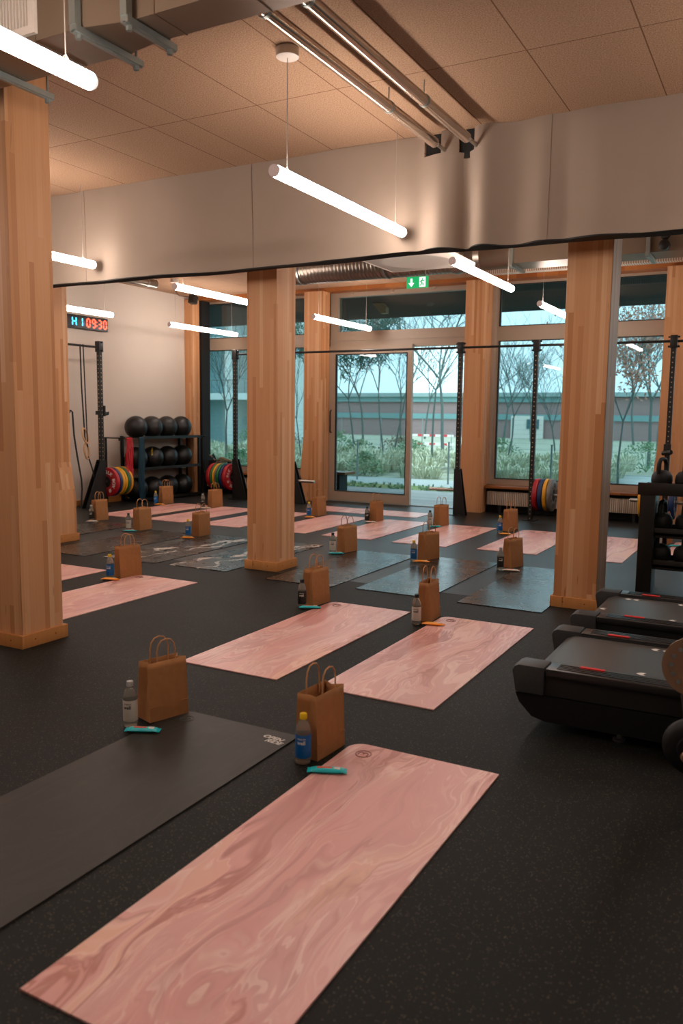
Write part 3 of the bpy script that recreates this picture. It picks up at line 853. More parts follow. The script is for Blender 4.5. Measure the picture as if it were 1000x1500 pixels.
emblem(mo['s1'], 'embk', .095, 1.71)

# ------------------------------------------------------------------ bags, bottles, bars
def bag0(wide):
    rt = thing('paper_bag', '', 'bag', (0, 0, 0), 0, 'brown paper bags')
    L, D, Hh = .212, .115, .276; TW = wide
    b = B(); levels = 9; rings = []
    for i in range(levels+1):
        v = i/levels; z = Hh*v; g = .030*v**.8; sp_ = .004*v
        bulge = .006*math.sin(PI*v)
        if i == 2: bulge += .004
        ia = (D-TW)*.5*v; g *= .6+.5*(D-TW)/.045
        pts = [(-ia, 0, z), (bulge-ia, L*.33, z), (bulge-ia, L*.66, z), (-ia, L, z), (-D*.5, L-g, z-.003*v), (-D+ia, L, z), (-D-bulge+ia, L*.5, z), (-D+ia, 0, z), (-D*.5, g, z-.006*v)]
        rings.append([b.bm.verts.new(p) for p in pts])
    n_ = 9
    for A_, B_ in zip(rings, rings[1:]):
        for k in range(n_): b.bm.faces.new((A_[k], A_[(k+1) % n_], B_[(k+1) % n_], B_[k]))
    b.bm.faces.new(rings[0])
    bmesh.ops.recalc_face_normals(b.bm, faces=b.bm.faces[:])
    bo = b.done('bag_body', 'paper', rt)
    md = bo.modifiers.new('paper', 'SOLIDIFY'); md.thickness = .0012; md.offset = -1
    b = B(); b.box(-.001-(D-TW)*.13, .0015-(D-TW)*.08, .002, L-.002, .040, .042); b.done('fold_line', 'paper', rt)
    b = B(); b.box(.001-(D-TW)*.13, .0055-(D-TW)*.13, .003, L-.003, .068, .071); b.done('fold_line', 'paper', rt)
    for x in (-.006-(D-TW)*.5, -D+.006+(D-TW)*.5):
        b = B(); pts = [(x, L*.27, Hh-.04), (x, L*.27, Hh+.045), (x, L*.30, Hh+.075), (x, L*.38, Hh+.096), (x, L*.5, Hh+.102), (x, L*.62, Hh+.096), (x, L*.70, Hh+.075), (x, L*.73, Hh+.045), (x, L*.73, Hh-.04)]
        b.tube(pts, .0036, 7); b.done('twisted_handle', 'handlep', rt)
    return rt
def bottle0(lmat, cmat, kind):
    rt = thing('drink_bottle', '', 'bottle', (0, 0, 0), 0, 'plastic drink bottles')
    b = B(); b.lathe([(.001, .003), (.024, 0), (.031, .004), (.0325, .014), (.0325, .125), (.0315, .145), (.026, .168), (.017, .183), (.0135, .188), (.0135, .196), (.001, .196)], 28); b.done('bottle_body', 'clear', rt)
    b = B(); b.lathe([(.033, .030), (.0333, .031), (.0333, .127), (.033, .128)], 28, cap=False)
    lb = b.done('label_sleeve', lmat, rt)
    b = B(); b.lathe([(.0145, .190), (.0155, .191), (.0155, .211), (.0135, .214), (.001, .214)], 20); b.done('screw_cap', cmat, rt)
    tm = 'textd' if kind == 'white' else 'textw'
    # two short printed lines wrapped on the side that faces the room entrance
    for s_, zz, sz, bo_ in (('vitamin', .113, .013, 0), ('well', .096, .022, .0006)):
        me = text(s_, sz, tm, 'mesh', None, align='LEFT', bold=bo_)
        for v in me.vertices:
            a = math.radians(-100) + v.co.x/.0335 ; rad = .0336+v.co.z*.5
            v.co = Vector((rad*math.cos(a), rad*math.sin(a), zz+v.co.y))
        o2 = bpy.data.objects.new('lettering', me); C.objects.link(o2); o2.parent = lb
    return rt
def bar0(mat, kind):
    rt = thing('snack_bar', '', 'snack', (0, 0, 0), 0, 'wrapped snack bars')
    b = B()
    def fn(u, v):
        x = (u-.5)*.135; y = math.cos(v*2*PI)*.022; e = 1-abs(2*u-1)**6*.85
        z = .0115 + math.sin(v*2*PI)*.0112*e
        return (x, y, z)
    b.grid(fn, 14, 14); bmesh.ops.remove_doubles(b.bm, verts=b.bm.verts[:], dist=1e-5); b.done('wrapper', mat, rt)
    for s_ in (-1, 1):
        b = B(); n_ = 8
        for k in range(n_):
            y0 = -.0205 + k*.041/n_; b.box(min(s_*.066, s_*.08), max(s_*.066, s_*.08), y0, y0+.041/n_, .007+(k % 2)*.001, .0095+(k % 2)*.001)
        b.done('crimped_end', mat, rt)
    b = B(); b.grid(lambda u, v: (-.04+u*.06, -.011+v*.022, .0235-.0035*(2*v-1)**2), 2, 6)
    b.done('printed_patch', {'teal': 'coral', 'orange': 'pyellow', 'pale': 'coral'}[kind], rt)
    b = B(); b.grid(lambda u, v: (.028+u*.025, -.012+v*.022, .0235-.0035*(2*v-1)**2), 2, 6)
    b.done('printed_patch', 'textw' if kind != 'pale' else 'teal', rt)
    return rt
BAGS = [bag0(.072), bag0(.095)]
BOT = {k: bottle0(*a) for k, a in dict(blue=('lblue', 'yellow', 'blue'), white=('lwhite', 'capblack', 'white'), whitegrey=('lwhite', 'capgrey', 'white'), dark=('ldark', 'capblack', 'dark'), darkpale=('ldark', 'capgrey', 'dark')).items()}
BAR = {k: bar0({'teal': 'teal', 'orange': 'orange', 'pale': 'pale'}[k], k) for k in ('teal', 'orange', 'pale')}
used = set()
def use(proto, lab, loc, rz):
    key = id(proto)
    if key in used: return dup(proto, lab, loc, rz)
    used.add(key); proto['label'] = lab; proto.location = loc; proto.rotation_euler = (0, 0, rz); return proto
# bag corner (nearest), rotation, bottle xy, kind, bar xy centre, kind, place phrase, items on mat flags
ST = [
 ((-2.515, 2.79, 0), -17, (-2.585, 2.735), 'whitegrey', (-2.475, 2.695), 'teal', 'by the black mat in the left foreground', 1, 26),
 ((-1.638, 2.828, 1), -4, (-1.685, 2.79), 'blue', (-1.545, 2.745), 'teal', 'by the nearest, largest pink mat', 0, 25),
 ((-3.068, 5.215, 0), -7, (-3.13, 5.15), 'dark', (-3.045, 5.125), 'teal', 'by the middle left pink mat', 0, 27),
 ((-2.122, 5.235, 0), 3, (-2.19, 5.135), 'white', (-2.065, 5.145), 'orange', 'by the middle pink mat beside the treadmills', 0, 14),
 ((-5.035, 5.24, 0), -17, (-5.12, 5.20), 'blue', (-5.04, 5.12), 'orange', 'next to the thick left column', 0, 20),
 ((-4.02, 7.48, 1), -10, (-4.13, 7.41), 'white', (-4.06, 7.36), 'teal', 'by the black mat touching the middle column', 0, 25),
 ((-3.11, 7.5, 1), -18, (-3.20, 7.40), 'blue', (-3.10, 7.36), 'orange', 'by the middle one of three black mats', 0, 22),
 ((-2.25, 7.56, 0), -16, (-2.32, 7.43), 'darkpale', (-2.20, 7.38), 'pale', 'by the black mat beside the right column', 0, 15),
 ((-5.838, 10.02, 0), -8, (-5.91, 9.90), 'blue', (-5.83, 9.80), 'orange', 'just right of the middle column, back row', 0, 20),
 ((-4.83, 9.88, 1), 0, (-4.95, 9.83), 'dark', (-4.86, 9.76), 'pale', 'before the sliding glass door leaf', 0, 22),
 ((-3.925, 9.93, 1), -10, (-4.07, 9.92), 'white', (-3.95, 9.84), 'teal', 'before the open doorway', 0, 20),
 ((-3.02, 10.01, 0), -14, (-3.10, 9.86), 'blue', (-2.98, 9.72), 'orange', 'before the radiator left of the right column', 0, 18),
 ((-8.02, 7.93, 0), 0, (-8.09, 7.90), 'darkpale', (-8.00, 7.82), 'pale', 'furthest left, before the left wall plates', 0, 28),
 ((-6.925, 7.55, 1), -2, (-7.06, 7.50), 'white', (-6.97, 7.43), 'teal', 'second from the left among the dark mats', 0, 28),
 ((-6.012, 7.56, 1), 0, (-6.09, 7.45), 'blue', (-6.03, 7.37), 'orange', 'by the streaked dark mat', 0, 26),
 ((-8.68, 10.0, 0), -14, (-8.72, 9.88), 'blue', (-8.58, 9.82), 'orange', 'before the rack of black balls', 0, 24),
 ((-7.715, 10.02, 0), -14, (-7.83, 9.94), 'darkpale', (-7.70, 9.84), 'pale', 'before the coloured plates at the left window', 0, 24),
 ((-1.15, 9.92, 0), -12, (-1.22, 9.90), 'white', (-1.04, 9.84), 'teal', 'seen through the kettlebell rack', 0, 20),
]
bdesc = dict(blue='bottle with blue label and yellow cap', white='bottle with white label and black cap', whitegrey='bottle with white label and grey cap',
             dark='bottle with dark label and black cap', darkpale='bottle with dark label and pale cap')
rdesc = dict(teal='turquoise wrapped snack bar', orange='orange wrapped snack bar', pale='pale wrapped snack bar')
def onmat(x, y, ex=.0):
    for k, (mx, my, kd, _) in mats.items():
        if mx-ex < x < mx+MW+ex and my-ex < y < my+1.8+ex: return .0068
    return 0.0004
for (c_, a, bp, bk, rp, rk, ph, fl_, ra) in ST:
    use(BAGS[c_[2]], 'brown paper bag ' + ph, (c_[0], c_[1], onmat(c_[0]+.02, c_[1]+.2) if onmat(c_[0], c_[1]) > .001 or onmat(c_[0]+.03, c_[1]+.2) > .001 else .0004), math.radians(a))
    use(BOT[bk], bdesc[bk] + ' ' + ph, (bp[0], bp[1], onmat(bp[0], bp[1], .03)), math.radians(random.uniform(-8, 8)))
    use(BAR[rk], rdesc[rk] + ' ' + ph, (rp[0], rp[1], onmat(rp[0], rp[1], .07)), math.radians(ra))

# ------------------------------------------------------------------ rack posts, bars, plates
def post(x, y, label, foot=1, w_=.062, footdir='x', cup=False, peg=None, fw=.23):
    rt = thing('rack_post', label, 'rack', (x, y, 0), 0, 'black perforated rack posts')
    b = B(); h_ = w_/2; b.box(-h_, h_, -h_, h_, .01, 2.5, bev=.004, seg=1); b.done('upright', 'upright', rt)
    b = B(); b.box(-h_-.012, h_+.012, -h_-.012, h_+.012, 2.34, 2.5, bev=.003)
    for z in (2.36, 2.48):
        for s_ in (-1, 1):
            b.tube([(s_*(h_+.01), 0, z), (s_*(h_+.04), 0, z)], .013, 8)
    b.done('top_clamp', 'black', rt)
    b = B()
    if footdir == 'x+': b.prism([(-h_-.01, 0), (-h_-.01, .68), (h_+.02, .68), (h_+fw, 0)], -h_-.012, -h_-.004); b.prism([(-h_-.01, 0), (-h_-.01, .68), (h_+.02, .68), (h_+fw, 0)], h_+.004, h_+.012)
    if footdir == 'y-': b.prism([(-h_-.36, 0), (-h_-.03, .72), (h_+.01, .72), (h_+.01, 0)], h_+.004, h_+.012, 'x'); b.prism([(-h_-.36, 0), (-h_-.03, .72), (h_+.01, .72), (h_+.01, 0)], -h_-.012, -h_-.004, 'x')
    b.box(-.09, .09, -.09, .09, 0, .012)
    b.done('foot_gusset', 'black', rt)
    for dx, dy in (peg if isinstance(peg, list) else [peg] if peg else []):
        b = B(); b.tube([(dx*h_, dy*h_, .37), (dx*(h_+.40), dy*(h_+.40), .37)], .0245, 16); b.lathe([(.03, 0), (.03, .02)], 16, T((dx*(h_+.02), dy*(h_+.02), .37)) @ (R(90, 'Y') if dx else R(90, 'X')))
        b.done('plate_peg', 'chrome', rt)
    if cup:
        b = B(); z = 1.38
        if cup == 'y': b.box(-.045, .045, h_, h_+.03, z, z+.16); b.prism([(h_, z), (h_+.11, z+.02), (h_+.12, z+.07), (h_+.10, z+.07), (h_+.06, z+.045), (h_, z+.05)], -.03, .03, 'x'); b.box(-.045, .045, -h_-.03, -h_, z+.02, z+.08)
        else: b.box(-.045, .045, -h_-.03, -h_, z-.4, z-.26); b.tube([(-.05, -h_-.03, z-.38), (.06, -h_-.1, z-.36)], .03, 8)
        b.done('bar_cup', 'black', rt)
    return rt
YR = 11.3
post(-9.2, 9.22, 'black rack post against the left wall', footdir='y-', cup='y', peg=(0, 1))
post(-8.2, YR, 'black rack post before the left window, loaded with coloured plates on its left', footdir='x+', peg=(-1, 0))
post(-7.08, YR, 'black rack post mostly hidden behind the middle column, its empty peg showing', footdir='x+', peg=(1, 0))
post(-4.22, YR, 'black rack post before the open doorway with an empty steel peg', footdir='x+', peg=(-1, 0), fw=.12)
post(-3.12, YR, 'black rack post with plates left of the right column', peg=(1, 0))
post(-1.36, YR, 'black rack post right of the right column, above the kettlebells', cup='x', peg=[(1, 0), (-1, 0)])
def bar_(x0, x1, lab):
    b = B(); b.tube([(x0, YR, 2.425), (x1, YR, 2.425)], .017, 12); tag(b.done('pull_up_bar', 'black'), lab, 'bar', 'pull up bars')
for x0, x1, lab in ((-8.16, -7.12, 'pull up bar at the left window, left of the middle column'), (-7.04, -4.26, 'long black pull up bar crossing in front of the glass door'),
                    (-4.18, -3.16, 'pull up bar crossing the timber column right of the door'), (-3.08, -1.40, 'pull up bar running behind the right column'), (-1.32, .6, 'pull up bar at the right edge of the picture')):
    bar_(x0, x1, lab)
b = B(); b.tube([(-9.2, 6.4, 2.41), (-9.2, 9.18, 2.41)], .017, 12); tag(b.done('pull_up_bar', 'black'), 'pull up bar along the left wall carrying the gymnastic rings', 'bar', 'pull up bars')

def ring_text(parent, axis_mtx, rad=.165, face=.001, mat='textw', size=.075, s_='BLK BOX # BLK BOX #'):
    mes = []
    bm = bmesh.new(); n_ = len(s_)
    for i, ch in enumerate(s_):
        if ch == ' ': continue
        a = PI/2 - 2*PI*i/n_
        me = text(ch, size, mat, 'mesh', axis_mtx @ Matrix.Rotation(a-PI/2, 4, 'Z') @ T((0, rad, face)), bold=.002)
        bm.from_mesh(me)
    me = bpy.data.meshes.new('lettering'); bm.to_mesh(me); bm.free(); me.materials.append(M[mat])
    o = bpy.data.objects.new('lettering', me); C.objects.link(o); o.parent = parent; return o
def plate(kind, th, label, loc, axis, txt=False, Rr=.225):
    # axis: matrix turning local +z into the outward facing direction of the plate
    rt = thing('bumper_plate', label, 'weight plate', loc, 0, 'bumper plates')
    b = B(); t2 = th/2
    b.lathe([(.028, -t2+.004), (.085, -t2+.004), (.09, -t2), (.195, -t2), (.205, -t2+.006), (.22, -t2+.006), (Rr, -t2+.012), (Rr, t2-.012), (.22, t2-.006), (.205, t2-.006), (.195, t2), (.09, t2), (.085, t2-.004), (.028, t2-.004)], 48, axis)
    b.done('rubber_disc', kind, rt)
    b = B(); b.lathe([(.027, -t2+.003), (.08, -t2+.003), (.083, -t2+.002)], 24, axis, cap=False); b.lathe([(.083, t2-.003), (.08, t2-.0025), (.027, t2-.0025)], 24, axis, cap=False)
    for k in range(6):
        a = k*PI/3; b.lathe([(.008, t2-.003), (.008, t2), (.001, t2)], 8, axis @ T((.06*math.cos(a), .06*math.sin(a), 0)))
    b.done('hub', 'blackm', rt)
    if txt: ring_text(rt, axis, .15 if kind != 'pgrey' else .145, t2-.0002, 'textw' if kind != 'pgrey' else 'textd')
    return rt
AX, AY = R(90, 'Y'), R(90, 'X')   # +z -> +x ; +z -> -y
def stack(items, start, d, base, phrase, AXM):
    p = start; n_ = 0
    for kind, th, what, txt in items:
        c_ = p + d*th/2
        loc = (c_, base[1], .37) if AXM is AX else (base[0], c_, .37)
        plate(kind, th-.002, what + ' ' + phrase, loc, AXM, txt); p += d*th
stack([('pred', .075, 'red lettered plate nearest the post', 1), ('pblue', .06, 'dark blue plate behind the red one', 0), ('pyellow', .055, 'first yellow plate', 0), ('pyellow', .055, 'second yellow plate', 0), ('pgreen', .045, 'green plate', 0), ('pgrey', .03, 'thin grey plate', 0), ('pyellow', .05, 'last yellow plate, against the teal bands', 0)],
      9.31, 1, (-9.2, 0), 'on the left wall post', AY)
stack([('pred', .08, 'red lettered plate nearest the post', 1), ('pblue', .065, 'dark blue plate', 0), ('pgreen', .055, 'green plate beside the dark blue one', 0), ('pgrey', .03, 'thin grey plate', 0), ('pyellow', .055, 'yellow plate', 0), ('pgreen', .045, 'green plate beside the outer red one', 0), ('pred', .08, 'outermost red plate', 0)],
      -8.26, -1, (0, YR), 'on the post before the left window', AX)
stack([('pred', .075, 'red plate', 0), ('pblue', .065, 'dark blue plate', 0), ('pyellow', .06, 'yellow plate', 0), ('pgrey', .06, 'grey lettered outer plate', 1)],
      -3.06, 1, (0, YR), 'on the post left of the right column', AX)
stack([('pblue', .075, 'dark blue lettered plate seen through the kettlebell rack', 1)], -1.30, 1, (0, YR), 'on the rightmost post', AX)
stack([('pred', .075, 'red plate hidden beside the kettlebell rack', 0), ('pgreen', .06, 'green plate at the left edge of the kettlebell rack', 0), ('pyellow', .06, 'yellow plate at the left edge of the kettlebell rack', 0)], -1.475, -1, (0, YR), 'on the rightmost post', AX)

# ------------------------------------------------------------------ rings and straps on the left
def strap(b, pts, w_, ax=(0, 1, 0), th=.002):
    ax = Vector(ax).normalized()
    V = []
    for p in pts:
        p = Vector(p); V.append((p - ax*w_/2, p + ax*w_/2))
    for (a, c_), (d, e) in zip(V, V[1:]):
        b.quad([a, c_, e, d])
rt = thing('gymnastic_rings', 'pair of wooden gymnastic rings on long black straps by the left wall', 'rings', (-9.2, 8.9, 0))
b = B(); strap(b, [(0, -.06, 2.43), (0, -.05, 1.8), (0, -.01, 1.07), (0, .0, 1.0)], .03); strap(b, [(.02, -.02, 2.43), (.02, 0, 1.7), (.02, .02, .95), (.02, .02, .92)], .025)
strap(b, [(.02, .03, .78), (.02, .1, .6), (.02, .18, .36), (.02, .24, .2)], .03); b.done('strap', 'blackm', rt)
for (y_, z_, tl) in ((-.02, 1.09, 25), (.0, .86, 12)):
    b = B(); mt = T((.02, y_, z_)) @ R(tl, 'X') @ R(118, 'Z')
    b.tube([mt @ Vector((.105*math.cos(k*2*PI/32)*.9, 0, .115*math.sin(k*2*PI/32))) for k in range(32)], .014, 8, closed=True); b.done('wooden_ring', 'ring', rt)
rt = thing('hanging_band', 'long black strap hanging beside the second left column', 'strap', (-9.2, 8.68, 0))
b = B(); strap(b, [(0, -.08, 1.42), (0, -.06, 1.47), (0, -.02, 1.44), (0, 0, 1.1), (0, .05, .8), (0, .12, .45), (0, .13, .3), (0, .1, .02)], .035)
strap(b, [(-.3, -.02, 1.45), (0, -.08, 1.42)], .03, (0, 0, 1)); b.done('strap', 'blackm', rt)

# ------------------------------------------------------------------ ball rack
rt = thing('ball_rack', 'black steel three tier rack along the left wall full of exercise balls', 'rack', (-9.52, 10.0, 0))
b = B()
for x in (0, .42):
    for y in (0, 1.45): b.box(x-.02, x+.02, y-.02, y+.02, 0, 1.06)
pieces(b, 'post', 'black', rt)
for z in (.05, .55, 1.05):
    b = B(); b.box(-.02, .44, -.02, 1.47, z-.012, z, bev=.003); b.box(.43, .445, -.02, 1.47, z-.03, z+.015)
    if z > 1: b.box(-.01, .46, -.42, -.38, z-.02, z); b.box(-.01, .46, 1.47, 1.65, z-.02, z)
    b.done('shelf', 'black', rt)
b = B()
for (y_, x_) in ((-.38, .3), (-.38, 0), (1.62, .3), (1.62, 0)): b.box(x_, x_+.03, y_-.015, y_+.015, 0 if x_ == 0 else 1.0, 1.05)
pieces(b, 'side_bracket', 'black', rt)
def ball0():
    o = thing('exercise_ball', '', 'ball', (0, 0, 0), 0, 'black medicine balls')
    b = B(); bmesh.ops.create_uvsphere(b.bm, u_segments=32, v_segments=20, radius=.182)
    for v in b.bm.verts:
        if v.co.z < -.155: v.co.z = -.155-(abs(v.co.z)-.155)*.02
    for f_ in b.bm.faces: f_.smooth = True
    b.done('ball_skin', 'ball', o)
    b = B()
    for k in range(4):
        a = k*PI/4; pts = [(.183*math.cos(t_*2*PI/40)*math.cos(a), .183*math.cos(t_*2*PI/40)*math.sin(a), .183*math.sin(t_*2*PI/40)) for t_ in range(-5, 26)]
        b.tube(pts, .0018, 4)
    b.done('seam', 'blackm', o)
    return o
bl = ball0(); first = True
names = ['leftmost', 'second', 'third', 'rightmost']; rows = {1.05: 'top shelf', .55: 'middle shelf', .05: 'bottom shelf'}
for z, rn in rows.items():
    for i in range(4):
        loc = (-9.27, 10.06+.375*i+random.uniform(-.01, .01), z+.155); lab = '%s black ball on the %s of the ball rack' % (names[i], rn)
        if z == .55 and i == 1: lab = 'second black ball on the middle shelf, with yellow lettering'
        if first: bl.location = loc; bl['label'] = lab; bb = bl; first = False
        else: bb = dup(bl, lab, loc, random.uniform(0, 3))
        if z == .55 and i == 1:
            bb.rotation_euler = (0, 0, 0)
            me = text('BLK BOX', .035, 'texty', 'mesh', None, bold=.001)
            for v in me.vertices:
                # wrap on the sphere on the camera side, turned upright
                lon = math.radians(-50) - v.co.y/.17; lat = math.radians(38)+v.co.x/.17; q = .1845+v.co.z
                v.co = Vector((q*math.cos(lat)*math.cos(lon), q*math.cos(lat)*math.sin(lon), q*math.sin(lat)))
            o2 = bpy.data.objects.new('lettering', me); C.objects.link(o2); o2.parent = bb
def band(x, y, z0, z1, mat, label, n_=3, spread=.025):
    rt = thing('resistance_band', label, 'band', (x, y, 0), 0, 'resistance bands on the ball rack')
    b = B()
    for k in range(n_):
        dy = (k-(n_-1)/2)*spread; w_ = .02
        pts = []
        for i in range(9):
            v = i/8; pts.append((.008*math.sin(k*2+i), dy*(1+.3*math.sin(v*PI)), z1+(z0-z1)*v))
        strap(b, [(p[0], p[1]-.008, p[2]) for p in pts], w_); strap(b, [(p[0]+.012, p[1]+.010, p[2]) for p in pts], w_)
    b.tube([(0, -spread*n_/2, z1), (0, spread*n_/2, z1)], .012, 8)
    b.done('rubber_loop', mat, rt)
band(-9.05, 9.66, .45, 1.04, 'bandred', 'red resistance bands hanging at the left end of the ball rack', 4, .028)
band(-9.05, 9.93, .05, 1.04, 'bandblue', 'dark teal resistance bands hanging left of the black balls', 4, .025)
band(-9.05, 11.58, .25, 1.04, 'blackm', 'black resistance bands hanging at the right end of the ball rack', 3, .035)

# things on the left sill
rt = thing('storage_crate', 'black crate with cables on the sill by the left window', 'crate', (-9.22, 11.97, .412))
b = B(); b.prism([(-.1, 0), (-.11, .19), (-.105, .19), (-.095, .01), (.10, .01), (.11, .19), (.115, .19), (.105, 0)], -.1, .1); b.box(-.1, .105, .095, .1, 0, .19); b.box(-.1, .105, -.1, -.095, 0, .19); b.done('crate_body', 'blackm', rt)
b = B()
for k in range(5): b.tube([(-.07+.03*k, -.05, .15), (-.04+.02*k, 0, .24+.015*k), (.02+.01*k, .03, .22), (.06, .05, .14)], .012, 6)
b.done('coiled_cable', 'bandblue', rt)
rt = thing('rope_basket', 'woven basket of coiled rope on the left window sill', 'basket', (-8.99, 11.97, .412))
b = B(); b.lathe([(.085, 0), (.10, .06), (.105, .12), (.095, .13), (.09, .12), (.08, .02), (.001, .015)], 20); b.done('basket_body', 'basket', rt)
b = B()
for k in range(4): b.tube([(.04*k-.02+.12*math.cos(t_*2*PI/20), .07*math.sin(t_*2*PI/20), .17+.012*k+.035*math.cos(t_*2*PI/20+k)) for t_ in range(20)], .009, 6, closed=True)
b.tube([(-.1, 0, .14), (-.2, -.02, .24), (-.26, -.03, .28)], .013, 6); b.done('rope', 'basket', rt)
rt = thing('travel_mug', 'black tumbler cup on the left window sill', 'cup', (-8.79, 11.93, .412))
b = B(); b.lathe([(.03, 0), (.036, .01), (.042, .16), (.044, .175), (.038, .178), (.001, .178)], 20); b.done('cup_body', 'black', rt)
b = B(); b.lathe([(.0412, .13), (.0418, .145)], 20, cap=False); b.done('rim_band', 'zinc', rt)

# ------------------------------------------------------------------ kettlebell rack
rt = thing('kettlebell_rack', 'black steel rack of kettlebells at the right edge', 'rack', (-1.04, 7.05, 0))
b = B()
for x in (0, 1.3):
    b = B(); b.box(x, x+.12, 0, .16, 0, .83, bev=.005); b.box(x+.02, x+.10, .155, .40, 0, .08, bev=.004); b.box(x+.02, x+.1, .30, .38, .075, .9, bev=.004); b.done('upright', 'black', rt)
for z, dx in ((.82, 0), (.47, .12), (.205, .12)):
    b = B(); b.box(dx, 1.42-dx, .03, .36, z+.02, z+.04); b.box(dx if z < .8 else -.02, 1.44-dx, -.01 if z > .8 else .03, .03 if z > .8 else .05, z, z+(.10 if z > .8 else .08), bev=.004); b.box(dx, 1.42-dx, .35, .365, z, z+.08)
    b.done('shelf', 'black', rt)
def kettle0():
    o = thing('kettlebell', '', 'kettlebell', (0, 0, 0), 0, 'dark kettlebells on the rack')
    b = B(); b.lathe([(.001, 0), (.05, 0), (.06, .006), (.078, .035), (.085, .075), (.08, .115), (.06, .145), (.03, .158), (.001, .16)], 28); b.done('bell_body', 'kettle', o)
    b = B(); pts = [(-.052, 0, .12), (-.060, 0, .17), (-.056, 0, .215), (-.035, 0, .245), (0, 0, .252), (.035, 0, .245), (.056, 0, .215), (.060, 0, .17), (.052, 0, .12)]
    b.tube(pts, [.021, .019, .0175, .017, .017, .017, .0175, .019, .021], 12); b.done('handle', 'kettle', o)
    return o
kb = kettle0(); first = True
for z, rn, zz in ((.86, 'top', 1), (.51, 'middle', 1), (.245, 'lowest', 1)):
    for i, nm in enumerate(('first', 'second', 'third', 'fourth')):
        loc = (-.90+.185*i+(.02 if z < .8 else 0), 7.05+.16, z+.001); lab = '%s kettlebell from the left on the %s shelf of the rack' % (nm, rn)
        sc_ = .92 if z > .8 else (.88 if z > .4 else .9)
        if first: k_ = kb; k_.location = loc; k_['label'] = lab; first = False
        else: k_ = dup(kb, lab, loc)
        k_.rotation_euler = (0, 0, math.radians(75+random.uniform(-15, 15)))

# ------------------------------------------------------------------ treadmills
def treadmill(label, loc):
    rt = thing('treadmill', label, 'treadmill', loc, 0, 'black treadmills')
    W = .86; Lx = 2.05
    b = B()
    poly = [(0, .245), (.012, .17), (.035, .12), (.10, .06), (.16, .045), (Lx, .05), (Lx, .17), (.03, .165)]
    b.prism([(.015, .165), (.035, .12), (.095, .06), (.16, .045), (Lx, .06), (Lx, .175), (.0, .165)][:6]+[(.015, .165)][:0], .015, W-.015)
    b.done('lower_hull', 'hull', rt)
    b = B(); b.prism([(.14, .17), (Lx, .185), (Lx, .265), (.14, .285)], .02, .05); b.prism([(.14, .17), (Lx, .185), (Lx, .265), (.14, .285)], W-.05, W-.02)
    b.prism([(.05, .17), (Lx, .185), (Lx, .2), (.05, .2)], .03, W-.03)
    b.done('side_skirt', 'darkgrey', rt)
    for y0, y1 in ((0, .135), (W-.135, W)):
        b = B(); b.box(.155, Lx, y0+.005, y1-.005, .262, .298, bev=.006)
        for k in range(4): yy = y0+.03+k*.022; b.box(.2, Lx, yy, yy+.012, .297, .301)
        r_ = b.done('side_rail', 'rail', rt)
        b = B(); b.box(.29, .40, y0+(.09 if y0 == 0 else .02), y0+(.112 if y0 == 0 else .042), .2995, .305, bev=.001); b.done('red_marker', 'red', r_)
        b = B(); n_ = 10
        # moulded rear cap: rounded shell
        prof_ = [(.15, .302), (.03, .302), (.008, .292), (0, .27), (.018, .17), (.15, .17)]
        vs = b.prism(prof_, y0, y1)
        es = [e for e in b.bm.edges]
        bmesh.ops.bevel(b.bm, geom=es, offset=.008, segments=2, affect='EDGES', profile=.6)
        b.done('rear_cap', 'cap', rt)
    b = B(); bz = .282
    pts = [(.045, .17), (.055, .21), (.085, .262), (.13, bz), (Lx, bz)]
    b.grid(lambda u, v: (0, 0, 0), 1, 1) if False else None
    for (p, q) in zip(pts, pts[1:]):
        b.quad([(p[0], .14, p[1]), (q[0], .14, q[1]), (q[0], W-.14, q[1]), (p[0], W-.14, p[1])], True)
    bmesh.ops.remove_doubles(b.bm, verts=b.bm.verts[:], dist=1e-5)
    be = b.done('running_belt', 'beltm', rt)
    b = B()
    for (x, y) in ((.11, .30), (.20, .66), (.25, .66), (.52, .655), (.575, .655), (.52, .205)):
        if x < .3 and label.startswith('nearer'): continue
        for s_ in (-1, 1):
            b.prism([(x, y), (x+.018, y+s_*.02), (x+.042, y+s_*.02), (x+.026, y)], bz+.0005, bz+.0012, 'z')
    pieces(b, 'chevron_marking', 'textw', be)
    b = B(); b.box(.15, Lx, .133, .142, .26, .286); b.box(.15, Lx, W-.142, W-.133, .26, .286); b.done('belt_gap', 'blackm', rt)
    for x in (.48, 1.8):
        for y in (.08, W-.08):
            b = B(); b.lathe([(.001, 0), (.028, 0), (.03, .008), (.012, .012), (.012, .06), (.001, .06)], 16, T((x, y, 0))); b.done('levelling_foot', 'hull' if y > .2 else 'zinc', rt)
    return rt
treadmill('nearer black treadmill at the right edge, with its rear end towards the mats', (-1.06, 3.63, 0))
treadmill('farther black treadmill, standing between the nearer one and the right column', (-1.06, 4.77, 0))

# exercise machine cut off by the right edge
rt = thing('exercise_bike', 'blurred exercise bike with a perforated bronze disc cut off at the right edge', 'exercise bike', (-.25, 3.2, 0))
def annulus(b, cx, cz, r0, r1, y0, y1, n=28):
    b.lathe([(r0, y0), (r1, y0), (r1, y1), (r0, y1), (r0, y0)], n, T((cx, 0, cz)) @ R(-90, 'X'), cap=False)
b = B(); annulus(b, 0, .53, .09, .112, -.006, .006); annulus(b, 0, .53, .02, .091, -.005, .005)
b.done('perforated_disc', 'bronze', rt)
b = B()
for k in range(14):
    a = k*2*PI/14; b.lathe([(.001, 0), (.0085, 0), (.0085, .002), (.001, .002)], 10, T((.078*math.cos(a), -.006, .53+.078*math.sin(a))) @ R(90, 'X'))
b.lathe([(.001, 0), (.026, 0), (.026, .004), (.001, .004)], 16, T((0, -.005, .53)) @ R(90, 'X'))
